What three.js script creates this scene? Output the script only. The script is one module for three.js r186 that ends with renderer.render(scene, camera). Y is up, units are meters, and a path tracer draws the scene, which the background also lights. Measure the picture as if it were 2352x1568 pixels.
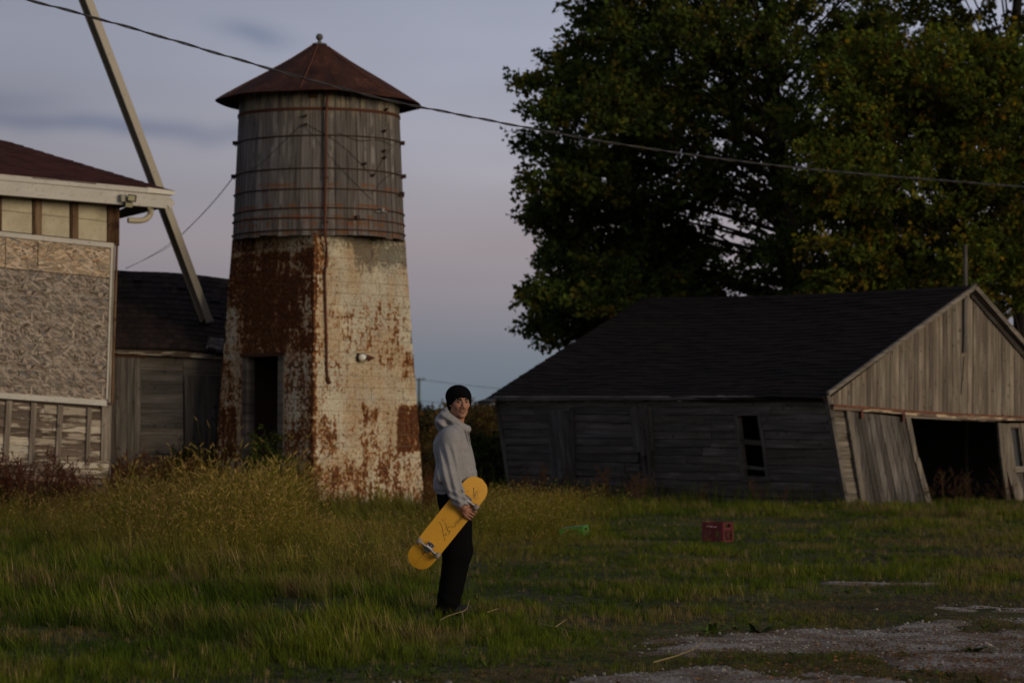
import * as THREE from 'three';
import { mergeGeometries } from 'three/addons/utils/BufferGeometryUtils.js';

// ---------------------------------------------------------------- camera, sky, sun, exposure
const V3 = THREE.Vector3;
const scene = new THREE.Scene();
const F = 5553.6, CX = 1176, CY = 784, EYE = 1.44, TILT = Math.atan(206 / F);   // 85 mm lens, eye 1.44 m above the yard
const camera = new THREE.PerspectiveCamera(2 * Math.atan(784 / F) * 180 / Math.PI, 1024 / 682, 0.5, 4000);
camera.position.set(0, EYE, 0);
camera.rotation.x = TILT;
camera.focus = 19.2;
camera.userData.fStop = 3.2;
scene.add(camera);

const renderer = new THREE.WebGLRenderer({ antialias: true });
renderer.setSize(1024, 682);
renderer.toneMapping = THREE.LinearToneMapping;
renderer.toneMappingExposure = 1.1;
renderer.outputColorSpace = THREE.SRGBColorSpace;
renderer.shadowMap.enabled = true;

const SUN_AZ = 50 * Math.PI / 180, SUN_EL = 9 * Math.PI / 180;   // dusk glow behind the camera, to its right
const sunDir = new V3(Math.sin(SUN_AZ) * Math.cos(SUN_EL), Math.sin(SUN_EL), Math.cos(SUN_AZ) * Math.cos(SUN_EL));
const sun = new THREE.DirectionalLight(new THREE.Color().setRGB(1.0, 0.81, 0.58), 1.5);
sun.position.copy(sunDir).multiplyScalar(80).add(new V3(0, 0, -38));
sun.target.position.set(0, 0, -38);
sun.castShadow = true;
sun.shadow.radius = 45;
sun.shadow.mapSize.set(2048, 2048);
Object.assign(sun.shadow.camera, { left: -45, right: 45, top: 30, bottom: -30, near: 1, far: 250 });
scene.add(sun, sun.target);

// ---------------------------------------------------------------- noise
function rng(seed) { let a = seed >>> 0; return () => { a = (a + 0x6D2B79F5) | 0; let t = Math.imul(a ^ (a >>> 15), 1 | a); t = (t + Math.imul(t ^ (t >>> 7), 61 | t)) ^ t; return ((t ^ (t >>> 14)) >>> 0) / 4294967296; }; }
const R = rng(20240917);
const rr = (a, b) => a + (b - a) * R();
const lerp = (a, b, t) => a + (b - a) * t;
const clamp = (x, a = 0, b = 1) => x < a ? a : x > b ? b : x;
const sstep = (a, b, x) => { const t = clamp((x - a) / (b - a)); return t * t * (3 - 2 * t); };
const NT = new Float32Array(65536); { const q = rng(77); for (let i = 0; i < 65536; i++) NT[i] = q(); }
function vn(x, y, px = 256, py = 256, s = 0) {          // value noise, periodic
  let ix = Math.floor(x), iy = Math.floor(y); const fx = x - ix, fy = y - iy;
  ix = ((ix % px) + px) % px; iy = ((iy % py) + py) % py;
  const jx = (ix + 1) % px, jy = (iy + 1) % py, o = s * 7919;
  const a = NT[(ix + iy * 256 + o) & 65535], b = NT[(jx + iy * 256 + o) & 65535], c = NT[(ix + jy * 256 + o) & 65535], d = NT[(jx + jy * 256 + o) & 65535];
  const ux = fx * fx * (3 - 2 * fx), uy = fy * fy * (3 - 2 * fy);
  return a + (b - a) * ux + (c - a) * uy + (a - b - c + d) * ux * uy;
}
function fbm(x, y, o = 4, s = 0, px = 256, py = 256) { let v = 0, a = 0.5, t = 0; for (let i = 0; i < o; i++) { v += a * vn(x, y, px, py, s + i); t += a; a *= 0.5; x *= 2; y *= 2; px = Math.min(256, px * 2); py = Math.min(256, py * 2); } return v / t; }
function n3(x, y, z) { return (vn(x + z * 1.7, y - z * 0.9, 256, 256, 1) + vn(y * 1.1 + 13.3, z + 5.1, 256, 256, 2) + vn(z * 1.2 + 41.7, x * 1.05 + 3.3, 256, 256, 3)) / 3; }

// ---------------------------------------------------------------- the sky: dusk, sun just set behind the camera, earth's shadow low ahead
{
  const W = 1536, HH = 1280, d = new Float32Array(W * HH * 4);
  const stops = [[-90, .05, .05, .045], [-1, .09, .112, .128], [0, .118, .150, .180], [1.6, .148, .176, .212], [3.0, .222, .208, .236], [4.4, .280, .250, .270], [6.3, .300, .294, .338], [8.6, .292, .308, .380], [14, .235, .262, .340], [35, .175, .205, .280], [90, .145, .178, .252]];
  for (let j = 0; j < HH; j++) {
    const el = ((j + 0.5) / HH - 0.5) * 180;
    let k = 0; while (k < stops.length - 2 && el > stops[k + 1][0]) k++;
    const A = stops[k], B = stops[k + 1], t = clamp((el - A[0]) / (B[0] - A[0]));
    for (let i = 0; i < W; i++) {
      const az = ((i + 0.5) / W - 0.25) * 360;            // degrees right of the view direction
      let r = lerp(A[1], B[1], t), g = lerp(A[2], B[2], t), b = lerp(A[3], B[3], t);
      if (el < -1.5) { const o = (j * W + i) * 4; d[o] = r; d[o + 1] = g; d[o + 2] = b; d[o + 3] = 1; continue; }
      // thin high haze and long dark-blue streaks, all round
      const a = az < -180 ? az + 360 : az > 180 ? az - 360 : az;
      const band = fbm(a * 0.071 + 9, el * 0.62, 4, 11) - 0.5;
      const soft = 1 + 0.22 * (fbm(a * 0.16 + 3, el * 0.5, 3, 5) - 0.5) + 0.22 * band;
      let cl = sstep(0.62, 0.80, fbm(a * 0.105 + 40.3, el * 0.95 + 6.1, 4, 21)) * sstep(2, 5, el) * (1 - sstep(30, 60, el)) * 0.55;
      if (Math.abs(a) < 13 && el < 11) cl = 0;
      const wx = a + 0.5 * (fbm(a * 0.9, el * 2, 3, 31) - 0.5), wy = el + 0.45 * (fbm(a * 0.7 + 7, el * 1.1, 3, 32) - 0.5);
      const e1 = ((wx + 9.9) / 4.9) ** 2 + ((wy - 7.12 + 0.05 * (wx + 9.9)) / 0.22) ** 2, e2 = ((wx + 6.2) / 0.95) ** 2 + ((wy - 9.38 + 0.19 * (wx + 6.2)) / 0.24) ** 2, e3 = ((wx + 12.5) / 2.2) ** 2 + ((wy - 7.6) / 0.28) ** 2;
      cl = Math.max(cl, 1.0 * Math.exp(-e1 * 1.1), 0.95 * Math.exp(-e2 * 1.2), 0.6 * Math.exp(-e3));
      const side = lerp(.86, 1.05, sstep(-13, 1, a) * sstep(60, 10, a));          // a little greyer away from the brightest part
      r *= soft * side * (1 - 0.40 * cl); g *= soft * side * (1 - 0.33 * cl); b *= soft * side * (1 - 0.22 * cl);
      // brighter round to the afterglow in the west
      const gl = Math.pow(clamp(0.5 + 0.5 * Math.cos((a - 135) * Math.PI / 180)), 2) * Math.exp(-Math.max(el, 0) / 22) * (el > -1 ? 1 : 0);
      r += gl * 0.34; g += gl * 0.22; b += gl * 0.13;
      const o = (j * W + i) * 4; d[o] = r; d[o + 1] = g; d[o + 2] = b; d[o + 3] = 1;
    }
  }
  const tex = new THREE.DataTexture(d, W, HH, THREE.RGBAFormat, THREE.FloatType);
  tex.mapping = THREE.EquirectangularReflectionMapping; tex.magFilter = THREE.LinearFilter; tex.minFilter = THREE.LinearFilter; tex.wrapS = THREE.RepeatWrapping; tex.needsUpdate = true;
  scene.background = tex; scene.environment = tex;
}

// ---------------------------------------------------------------- helpers
function ray(px, py) { const u = (px - CX) / F, v = (CY - py) / F, c = Math.cos(TILT), s = Math.sin(TILT); return new V3(u, s + v * c, -(c - v * s)); }
function at(px, py, d) { const r = ray(px, py), t = d / -r.z; return new V3(r.x * t, EYE + r.y * t, -d); }
class Pl {                                                // a plane of the place: p0 and unit normal, axes t (along) and b (up the slope)
  constructor(p, n) { this.p = p.clone(); this.n = n.clone().normalize(); this.t = new V3(0, 1, 0).cross(this.n).normalize(); this.b = this.n.clone().cross(this.t).normalize(); }
  static az(p, deg) { const a = deg * Math.PI / 180; return new Pl(p, new V3(Math.sin(a), 0, Math.cos(a))); }
  static three(a, b, c) { const n = b.clone().sub(a).cross(c.clone().sub(a)).normalize(); if (n.z < 0) n.negate(); return new Pl(a, n); }
  hit(px, py) { const r = ray(px, py), o = new V3(0, EYE, 0); const t = this.p.clone().sub(o).dot(this.n) / r.dot(this.n); return o.addScaledVector(r, t); }
}
const used = {};
function numbered(n) { used[n] = (used[n] || 0) + 1; return used[n] === 1 ? n : n + '_' + String(used[n] - 1).padStart(3, '0'); }
function thing(name, label, category, pos, group) {
  const o = new THREE.Group(); o.name = numbered(name); o.position.copy(pos || new V3()); o.userData = { label, category };
  if (group) o.userData.group = group;
  scene.add(o); return o;
}
function part(parent, name, geo, mat, world = true) {     // geometry given in world coordinates unless world is false
  const base = parent.isMesh ? parent.userData.base : parent.position;
  if (world && base) geo.translate(-base.x, -base.y, -base.z);
  const m = new THREE.Mesh(geo, mat); m.name = name; parent.add(m);
  Object.defineProperty(m.userData, 'base', { value: base ? base.clone() : new V3(), enumerable: false });
  return m;
}
function solo(name, geo, mat, label, category, group) { const m = new THREE.Mesh(geo, mat); m.name = numbered(name); m.userData = { label, category }; if (group) m.userData.group = group; scene.add(m); return m; }
function struct(name, geo, mat) { const m = new THREE.Mesh(geo, mat); m.name = name; m.userData = { kind: 'structure' }; scene.add(m); return m; }
// a box whose points come from fn(u,v,w), w = 1 the outer face; uv from uvf(u,v)
function warpBox(fn, nu = 1, nv = 1, uvf = (u, v) => [u, v]) {
  const pos = [], uv = [];
  const quad = (a, b, c, d, ua, ub, uc, ud) => { for (const [p, q] of [[a, ua], [b, ub], [c, uc], [a, ua], [c, uc], [d, ud]]) { pos.push(p.x, p.y, p.z); uv.push(q[0], q[1]); } };
  for (let i = 0; i < nu; i++) for (let j = 0; j < nv; j++) {
    const u0 = i / nu, u1 = (i + 1) / nu, v0 = j / nv, v1 = (j + 1) / nv;
    quad(fn(u0, v0, 1), fn(u1, v0, 1), fn(u1, v1, 1), fn(u0, v1, 1), uvf(u0, v0), uvf(u1, v0), uvf(u1, v1), uvf(u0, v1));
    quad(fn(u1, v0, 0), fn(u0, v0, 0), fn(u0, v1, 0), fn(u1, v1, 0), uvf(u1, v0), uvf(u0, v0), uvf(u0, v1), uvf(u1, v1));
  }
  for (let i = 0; i < nu; i++) { const a = i / nu, b = (i + 1) / nu; for (const v of [0, 1]) { const s = v ? 1 : 0; const A = s ? a : b, B = s ? b : a; quad(fn(A, v, 1), fn(B, v, 1), fn(B, v, 0), fn(A, v, 0), uvf(A, v), uvf(B, v), uvf(B, v + (s ? .02 : -.02)), uvf(A, v + (s ? .02 : -.02))); } }
  for (let j = 0; j < nv; j++) { const a = j / nv, b = (j + 1) / nv; for (const u of [0, 1]) { const A = u ? b : a, B = u ? a : b; quad(fn(u, B, 1), fn(u, A, 1), fn(u, A, 0), fn(u, B, 0), uvf(u, B), uvf(u, A), uvf(u + (u ? .02 : -.02), A), uvf(u + (u ? .02 : -.02), B)); } }
  const g = new THREE.BufferGeometry();
  g.setAttribute('position', new THREE.Float32BufferAttribute(pos, 3)); g.setAttribute('uv', new THREE.Float32BufferAttribute(uv, 2)); g.computeVertexNormals();
  return g;
}
// a board on plane pl: its four corners (bl, br, tr, tl) as seen, from off0 to off1 along the normal; grain 'h' or 'v'
function slab(pl, q, off0, off1, grain = 'h', n = [1, 1], warp = null) {
  const c = q.map(([x, y]) => pl.hit(x, y)), ox = rr(0, 7), oy = rr(0, 7);
  const P = (u, v) => c[0].clone().multiplyScalar((1 - u) * (1 - v)).addScaledVector(c[1], u * (1 - v)).addScaledVector(c[2], u * v).addScaledVector(c[3], (1 - u) * v);
  const fn = (u, v, w) => { const p = P(u, v).addScaledVector(pl.n, w ? off1 : off0); if (warp) warp(p, u, v, w); return p; };
  const uvf = (u, v) => { const p = P(u, v), a = p.dot(pl.t), b = p.dot(pl.b); return grain === 'h' ? [a + ox, b + oy] : [b + ox, a + oy]; };
  return warpBox(fn, n[0], n[1], uvf);
}
function polySlab(pl, q, off0, off1, grain = 'h') {       // convex polygon
  const c = q.map(([x, y]) => pl.hit(x, y)), pos = [], uv = [], ox = rr(0, 7), oy = rr(0, 7);
  const uvOf = p => { const a = p.dot(pl.t), b = p.dot(pl.b); return grain === 'h' ? [a + ox, b + oy] : [b + ox, a + oy]; };
  const A = c.map(p => p.clone().addScaledVector(pl.n, off1)), B = c.map(p => p.clone().addScaledVector(pl.n, off0)), N = c.length;
  const tri = (a, b, d) => { for (const p of [a, b, d]) { pos.push(p.x, p.y, p.z); uv.push(...uvOf(p)); } };
  for (let i = 1; i < N - 1; i++) { tri(A[0], A[i], A[i + 1]); tri(B[0], B[i + 1], B[i]); }
  for (let i = 0; i < N; i++) { const j = (i + 1) % N; tri(A[j], A[i], B[i]); tri(A[j], B[i], B[j]); }
  const g = new THREE.BufferGeometry(); g.setAttribute('position', new THREE.Float32BufferAttribute(pos, 3)); g.setAttribute('uv', new THREE.Float32BufferAttribute(uv, 2)); g.computeVertexNormals();
  return g;
}
function tube(pts, r, seg = 24, rad = 6, closed = false) {
  const g = new THREE.TubeGeometry(new THREE.CatmullRomCurve3(pts, closed), seg, 1, rad, closed), p = g.attributes.position, nn = g.attributes.normal, n1 = rad + 1;
  for (let i = 0; i < p.count; i++) { const t = Math.floor(i / n1) / seg, q = typeof r === 'function' ? r(t) : r; p.setXYZ(i, p.getX(i) + nn.getX(i) * (q - 1), p.getY(i) + nn.getY(i) * (q - 1), p.getZ(i) + nn.getZ(i) * (q - 1)); }
  return g;
}
function boxAt(c, sx, sy, sz, rot) { const g = new THREE.BoxGeometry(sx, sy, sz); if (rot) g.applyMatrix4(new THREE.Matrix4().makeRotationFromEuler(new THREE.Euler(...rot))); g.translate(c.x, c.y, c.z); return g; }
function bar(a, b, w, h, up = new V3(0, 1, 0)) {           // a square bar from a to b
  const d = b.clone().sub(a), L = d.length(), z = d.clone().normalize(), x = up.clone().cross(z).normalize(), y = z.clone().cross(x);
  const g = new THREE.BoxGeometry(w, h, L); g.applyMatrix4(new THREE.Matrix4().makeBasis(x, y, z)); const m = a.clone().add(b).multiplyScalar(.5); g.translate(m.x, m.y, m.z); return g;
}
function merge(list) { return mergeGeometries(list.map(g => { const k = g.index ? g.toNonIndexed() : g; for (const n of Object.keys(k.attributes)) if (!['position', 'normal', 'uv', 'color'].includes(n)) k.deleteAttribute(n); return k; })); }
// ---------------------------------------------------------------- textures
function dataTex(w, h, fn, rep = true, srgb = true) {      // fn(u,v) -> [r,g,b] linear (srgb true) or [x]
  const d = new Uint8Array(w * h * 4);
  for (let j = 0; j < h; j++) for (let i = 0; i < w; i++) {
    const c = fn((i + .5) / w, (j + .5) / h), o = (j * w + i) * 4;
    for (let k = 0; k < 3; k++) { const x = clamp(c.length > 1 ? c[k] : c[0]); d[o + k] = 255 * (srgb ? (x <= .0031308 ? 12.92 * x : 1.055 * Math.pow(x, 1 / 2.4) - .055) : x) + .5; }
    d[o + 3] = 255;
  }
  const t = new THREE.DataTexture(d, w, h, THREE.RGBAFormat, THREE.UnsignedByteType);
  if (rep) t.wrapS = t.wrapT = THREE.RepeatWrapping;
  t.magFilter = THREE.LinearFilter; t.minFilter = THREE.LinearMipmapLinearFilter; t.generateMipmaps = true;
  if (srgb) t.colorSpace = THREE.SRGBColorSpace;
  t.needsUpdate = true; return t;
}
const rgb = (r, g, b) => new THREE.Color().setRGB(r, g, b);
const mix3 = (a, b, t) => [lerp(a[0], b[0], t), lerp(a[1], b[1], t), lerp(a[2], b[2], t)];
function std(o) { const m = new THREE.MeshPhysicalMaterial({ roughness: .9, metalness: 0, specularIntensity: (o.roughness === undefined || o.roughness > .85) ? .3 : .8, ...o }); m.side = THREE.DoubleSide; return m; }
// weathered wood, grain along u; 4 m x 1 m to a tile
function woodTex(seed, dark, mid, light, paint, amt) {
  return dataTex(1024, 512, (u, v) => {
    const wob = .35 * fbm(u * 4, v * 3, 3, seed, 4, 3);
    const g1 = fbm(u * 6, v * 64 + wob * 6, 3, seed + 3, 6, 64), g2 = .6 * vn(u * 26, v * 200 + wob * 12, 26, 200, seed + 6) + .4 * fbm(u * 90, v * 180, 2, seed + 8, 90, 180), big = fbm(u * 5, v * 9, 3, seed + 9, 5, 9);
    let c = mix3(dark, mid, clamp(g1 * 1.5 - .15)); c = mix3(c, light, clamp((big - .45) * 1.6) * .7); c = c.map(x => x * (.60 + .72 * g2));
    const kn = fbm(u * 40, v * 14, 2, seed + 11, 40, 14); if (kn > .80) c = c.map(x => x * .55);
    if (paint) { const m = fbm(u * 14, v * 30, 4, seed + 12, 14, 30) * .55 + fbm(u * 5, v * 7, 3, seed + 15, 5, 7) * .45 + .22 * (g2 - .5); c = mix3(c, paint, sstep(amt - .03, amt + .035, m) * .92); }
    return c;
  });
}
function metres(tex, sx, sy) { tex.repeat.set(1 / sx, 1 / sy); return tex; }
const bumpWood = metres(dataTex(512, 512, (u, v) => [.25 + .5 * fbm(u * 5, v * 60 + fbm(u * 4, v * 3, 2, 2, 4, 3) * 3, 3, 40, 5, 60) + .25 * vn(u * 8, v * 160, 8, 160, 44)], true, false), 4, 1);
const grayWood = metres(woodTex(1, [.035, .031, .027], [.105, .098, .088], [.20, .188, .170]), 4, 1);
const brownWood = metres(woodTex(2, [.030, .018, .010], [.085, .055, .034], [.16, .115, .08]), 4, 1);
function woods(tex, tints, o = {}) { return tints.map(t => std({ map: tex, color: rgb(t[0], t[1], t[2]), bumpMap: bumpWood, bumpScale: .006, ...o })); }
const pick = a => a[Math.floor(R() * a.length)];
// ================================================================ water tower
const TC = new V3(-3.604, 0, -44.966), TH0 = 5.03, hbot = 1.966, htop = 1.60;
const half = h => hbot + (htop - hbot) * h / TH0;
const dF = new V3(.0295, 0, .9996), dR = new V3(.9996, 0, -.0295), dL = dR.clone().negate(), dB = dF.clone().negate();
// point on a face between corner directions A and B: s metres from A, height h, off metres outward
function facePt(A, B, s, h, off) {
  const a = A.clone().multiplyScalar(half(h)), b = B.clone().multiplyScalar(half(h)), e = b.clone().sub(a), L = e.length(); e.divideScalar(L);
  const n = A.clone().add(B).normalize();
  return TC.clone().add(a).addScaledVector(e, Math.min(s, L)).addScaledVector(n, off).setY(h);
}
const faceLen = h => half(h) * Math.SQRT2;
function facePrism(A, B, s0, s1, h0, h1, o0, o1) {
  const flip = A.clone().cross(B).y < 0;                 // keep the outer face's winding outward
  return warpBox((u, v, w) => { const q = flip ? 1 - u : u; return facePt(A, B, lerp(s0, s1, q), lerp(h0, h1, v), w ? o1 : o0); }, 1, 1, (u, v) => { const q = flip ? 1 - u : u; return [lerp(s0, s1, q) / 2.78, lerp(h0, h1, v) / TH0]; });
}
const cream = [.55, .495, .36], creamG = [.41, .38, .295], rustD = [.072, .0215, .0065], rustM = [.165, .060, .0135], rustL = [.34, .165, .052], mold = [.085, .085, .07];
function patch(u, h, u0, u1, h0, h1, soft) { return Math.min(sstep(u0 - soft, u0 + soft, u) * (1 - sstep(u1 - soft, u1 + soft, u)), sstep(h0 - soft * 2, h0 + soft * 2, h) * (1 - sstep(h1 - soft * 2, h1 + soft * 2, h))); }
function tileTex(rust) {
  return dataTex(704, 1152, (u, v) => {
    const s = u * 2.78, h = v * TH0;
    const fine = fbm(s * 22, h * 22, 3, 51), streak = fbm(s * 13, h * 2.2 + fine * .4, 4, 55), blot = fbm(s * 3.2, h * 3.0, 4, 59), grain = fbm(s * 60, h * 45, 2, 63), drip = vn(s * 34, h * 3.2, 256, 256, 66);
    const ch = .2135, jy = ((h - .10) / ch) % 1, joint = Math.max(0, 1 - Math.min(jy, 1 - jy) * 9);
    let c = mix3(cream, creamG, clamp(blot * 1.5 - .35)); c = c.map(x => x * (.80 + .38 * grain));
    let [w, m] = rust(u, h);
    c = mix3(c, [.40, .265, .135], clamp(sstep(.42, .75, fbm(s * 2.1 + 8, h * 1.7, 4, 67) + .25 * w) * (.35 + .5 * fine)));
    const rv = w + (streak - .5) * .80 + (fine - .5) * 1.15 + (blot - .5) * .5 + (drip - .5) * .28 + joint * .10 * w;
    c = mix3(c, rustL, sstep(.40, .56, rv) * .70); c = mix3(c, rustM, sstep(.52, .70, rv) * .9); c = mix3(c, rustD, sstep(.66, .95, rv) * .95);
    const mv = m + (fine - .5) * .9 + (streak - .5) * .5; c = mix3(c, mold, sstep(.45, .85, mv) * .75);
    const crk = Math.abs(fbm(s * 9 + 4, h * 11, 4, 75) - .5) * 2; c = mix3(c, [.20, .12, .065], sstep(.055, .0, crk) * .55 * sstep(.35, .6, blot + .1));
    const speck = fbm(s * 30 + 9, h * 26, 3, 71); c = mix3(c, [.10, .055, .03], sstep(.66, .76, speck + .10 * w) * .6);
    return c;
  }, false);
}
const texR = tileTex((u, h) => {
  let w = .19 + .20 * sstep(1.0, 0, Math.abs(h - 3.1)) + .34 * (1 - sstep(.5, 1.5, h));
  w = Math.max(w, 1.05 * patch(u, h, .74, 1.02, 1.03, 1.95, .035), .66 * patch(u, h, .74, 1.02, 2.35, 2.95, .06), .60 * patch(u, h, .02, .22, 1.0, 1.75, .05), .58 * patch(u, h, .40, .60, .7, 1.9, .07), .72 * patch(u, h, .52, .68, .55, .80, .04), .62 * patch(u, h, .0, .24, .45, .85, .05), .52 * patch(u, h, .0, 1, .42, .95, .08), .42 * patch(u, h, .86, 1.02, .3, 3.4, .06), .40 * patch(u, h, .0, .30, 2.7, 3.7, .1), .72 * patch(u, h, -.02, .035, .4, 5.1, .02), .46 * patch(u, h, .0, .12, 2.6, 5.1, .05));
  w -= .25 * patch(u, h, .2, 1, 3.9, 5, .15) + .2 * patch(u, h, .3, .9, 1.9, 2.6, .1);
  return [w, .75 * patch(u, h, .35, .98, 4.45, 5.1, .10) + .55 * patch(u, h, .1, .5, 4.75, 5.1, .06) + .32 * patch(u, h, .05, .75, 3.9, 4.7, .2)];
});
const texL = tileTex((u, h) => {
  let w = .47;
  w = Math.max(w, .92 * patch(u, h, -.1, 1.3, 2.80, 4.74, .07), .80 * patch(u, h, -.02, .05, .3, 5.1, .02), .74 * patch(u, h, .80, 1.3, .2, 4.8, .08), 1.0 * patch(u, h, .06, .78, 2.83, 4.4, .09), .58 * patch(u, h, .74, 1.1, 2.6, 3.6, .05), .85 * patch(u, h, .74, 1.1, .9, 1.95, .05), .62 * patch(u, h, .0, .28, .3, 1.75, .05));
  w -= .55 * patch(u, h, .70, .86, 2.75, 3.75, .05) + .42 * patch(u, h, .10, .22, 4.25, 4.6, .05) + .25 * patch(u, h, .02, .10, 3.2, 4.4, .03);
  if (h > 4.74) w = .42 + .35 * patch(u, h, .55, 1.1, 4.6, 5.1, .05);
  return [w, .42 * patch(u, h, 0, .30, 1.7, 2.75, .05) + .5 * patch(u, h, 0, .7, 4.65, 5.1, .05)];
});
const bumpTile = dataTex(512, 512, (u, v) => [fbm(u * 24, v * 24, 4, 80, 24, 24)], true, false); bumpTile.repeat.set(2.78, 5.03);
const matR = std({ map: texR, bumpMap: bumpTile, bumpScale: .03, roughness: .8, specularIntensity: .25 }), matL = std({ map: texL, bumpMap: bumpTile, bumpScale: .03, roughness: .8, specularIntensity: .25 });
const mortarMat = std({ color: rgb(.21, .17, .115), roughness: 1, bumpMap: bumpTile, bumpScale: .01 });
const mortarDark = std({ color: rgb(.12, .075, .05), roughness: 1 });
const tower = thing('water_tower', 'rust-stained square block tower carrying a round wooden tank under a rusted cone roof', 'water tower', TC.clone());
part(tower, 'footing', merge([[dF, dR], [dF, dL], [dL, dB], [dR, dB]].map(([a, b]) => facePrism(a, b, -.04, faceLen(0) + .04, -.1, .10, -.25, .05))), std({ color: rgb(.21, .19, .165), bumpMap: bumpTile, bumpScale: .02 }));
const DOOR = { s0: .76, s1: 1.92, top: 2.86 };
const rightWall = part(tower, 'wall', facePrism(dF, dR, 0, faceLen(0), .08, TH0, -.22, 0), mortarMat);
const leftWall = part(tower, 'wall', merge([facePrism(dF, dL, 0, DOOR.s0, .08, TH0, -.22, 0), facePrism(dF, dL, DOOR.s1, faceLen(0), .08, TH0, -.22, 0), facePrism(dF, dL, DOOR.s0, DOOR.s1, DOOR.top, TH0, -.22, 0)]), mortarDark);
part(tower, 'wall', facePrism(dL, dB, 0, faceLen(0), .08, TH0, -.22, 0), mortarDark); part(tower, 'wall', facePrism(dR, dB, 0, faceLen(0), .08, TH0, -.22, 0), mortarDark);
{
  const ch = .2135, bw = .405, q = rng(5);
  for (const [B, mat, wall, hole] of [[dR, matR, rightWall, null], [dL, matL, leftWall, DOOR]])
    for (let i = 0; i < 23; i++) {
      const h0 = .10 + i * ch, h1 = Math.min(h0 + ch - .007, TH0);
      for (let k = -1; k < 8; k++) {
        let s0 = (k + (i % 2 ? .5 : 0)) * bw, s1 = s0 + bw - .007; const L = faceLen(h0) + .006;
        s0 = Math.max(s0, -.006); s1 = Math.min(s1, L); if (s1 - s0 < .07) continue;
        let spans = [[s0, s1]];
        if (hole && h0 < hole.top - .08) spans = [[s0, Math.min(s1, hole.s0)], [Math.max(s0, hole.s1), s1]].filter(([a, b]) => b - a > .04);
        for (const [a, b] of spans) part(wall, 'tile_block', facePrism(dF, B, a, b, h0, h1, -.02, .008 + .011 * q() + (i < 2 ? .008 : 0)), mat);
      }
    }
  const jamb = woods(grayWood, [[1.5, 1.45, 1.35], [1.1, 1.02, .95]]);
  const dr = part(tower, 'door_frame', facePrism(dF, dL, DOOR.s0, DOOR.s0 + .15, .05, DOOR.top, -.16, .045), jamb[0]);
  part(dr, 'jamb', facePrism(dF, dL, DOOR.s1 - .13, DOOR.s1, .05, DOOR.top, -.16, .03), jamb[1]);
  part(dr, 'jamb', facePrism(dF, dL, DOOR.s0 + .15, DOOR.s0 + .19, .05, DOOR.top - .06, -.2, -.03), jamb[0]);
  part(dr, 'lintel', facePrism(dF, dL, DOOR.s0 - .02, DOOR.s1 + .04, DOOR.top - .06, DOOR.top, -.14, .06), std({ map: brownWood, color: rgb(.8, .55, .45) }));
}
// ---- tank
const TK0 = 4.985, TK1 = 7.64, rT = h => lerp(1.60, 1.487, (h - TK0) / (TK1 - TK0));
const tankTex = dataTex(1536, 512, (u, v) => {
  const a = u * 46, st = Math.floor(a), per = NT[st * 13 + 7], h = v;
  const g = fbm(u * 512, v * 7 + per * 9, 3, 90, 256, 256), g2 = fbm(u * 190, v * 3, 3, 93, 190, 256);
  let c = mix3([.066, .060, .055], [.150, .138, .126], clamp(g * 1.3 - .1)); c = c.map(x => x * (.82 + .4 * per) * (.8 + .4 * g2));
  const top = sstep(.78, .95, v + .16 * (g2 - .5)); c = mix3(c, [.27, .235, .165], top * sstep(.38, .58, fbm(u * 120, v * 9, 3, 96, 120, 256)) * .85);
  const drip = sstep(.70, .80, vn(u * 200, v * 1.6, 200, 256, 99)) * sstep(.35, .6, fbm(u * 60, v * 11, 3, 101, 60, 256)); c = mix3(c, [.26, .24, .215], drip * .65);
  const dk = sstep(.64, .75, fbm(u * 220, v * 2.2 + 3, 2, 103, 220, 256)); c = mix3(c, [.030, .024, .020], dk * .55);
  for (const hv of [.025, .082, .205, .345, .13]) { const dd = hv - v, w = (dd > -.008 ? Math.exp(-Math.max(0, dd) * 42) : 0) * sstep(.42, .66, fbm(u * 90 + hv * 31, v * 14, 3, 105, 90, 256)); c = mix3(c, rustM, w * .72); }
  return c;
}, true);
const tankMat = std({ map: tankTex, bumpMap: bumpTile, bumpScale: .006, roughness: .92 });
const inner = part(tower, 'tank', new THREE.CylinderGeometry(1.43, 1.53, TK1 - TK0 - .06, 40).translate(TC.x, (TK0 + TK1) / 2 + .02, TC.z), std({ color: rgb(.085, .075, .066) }));
{
  const N = 46, q = rng(8);
  for (let i = 0; i < N; i++) {
    const gap = .0028, a0 = i / N * 6.28318 + gap, a1 = (i + 1) / N * 6.28318 - gap, jr = (q() - .5) * .010, jb = q() * .035;
    part(inner, 'stave', warpBox((u, v, w) => { const a = lerp(a1, a0, 1 - u), h = lerp(TK0 - jb, TK1, v), r = rT(h) + jr - (w ? 0 : .05); return new V3(TC.x + Math.sin(a) * r, h, TC.z + Math.cos(a) * r); }, 2, 1, (u, v) => [(i + u) / N, v]), tankMat);
  }
}
const hoopMat = std({ color: rgb(.048, .024, .017), roughness: .8, metalness: .25 }), hoopRust = std({ color: rgb(.075, .030, .017), roughness: .9 });
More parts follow.
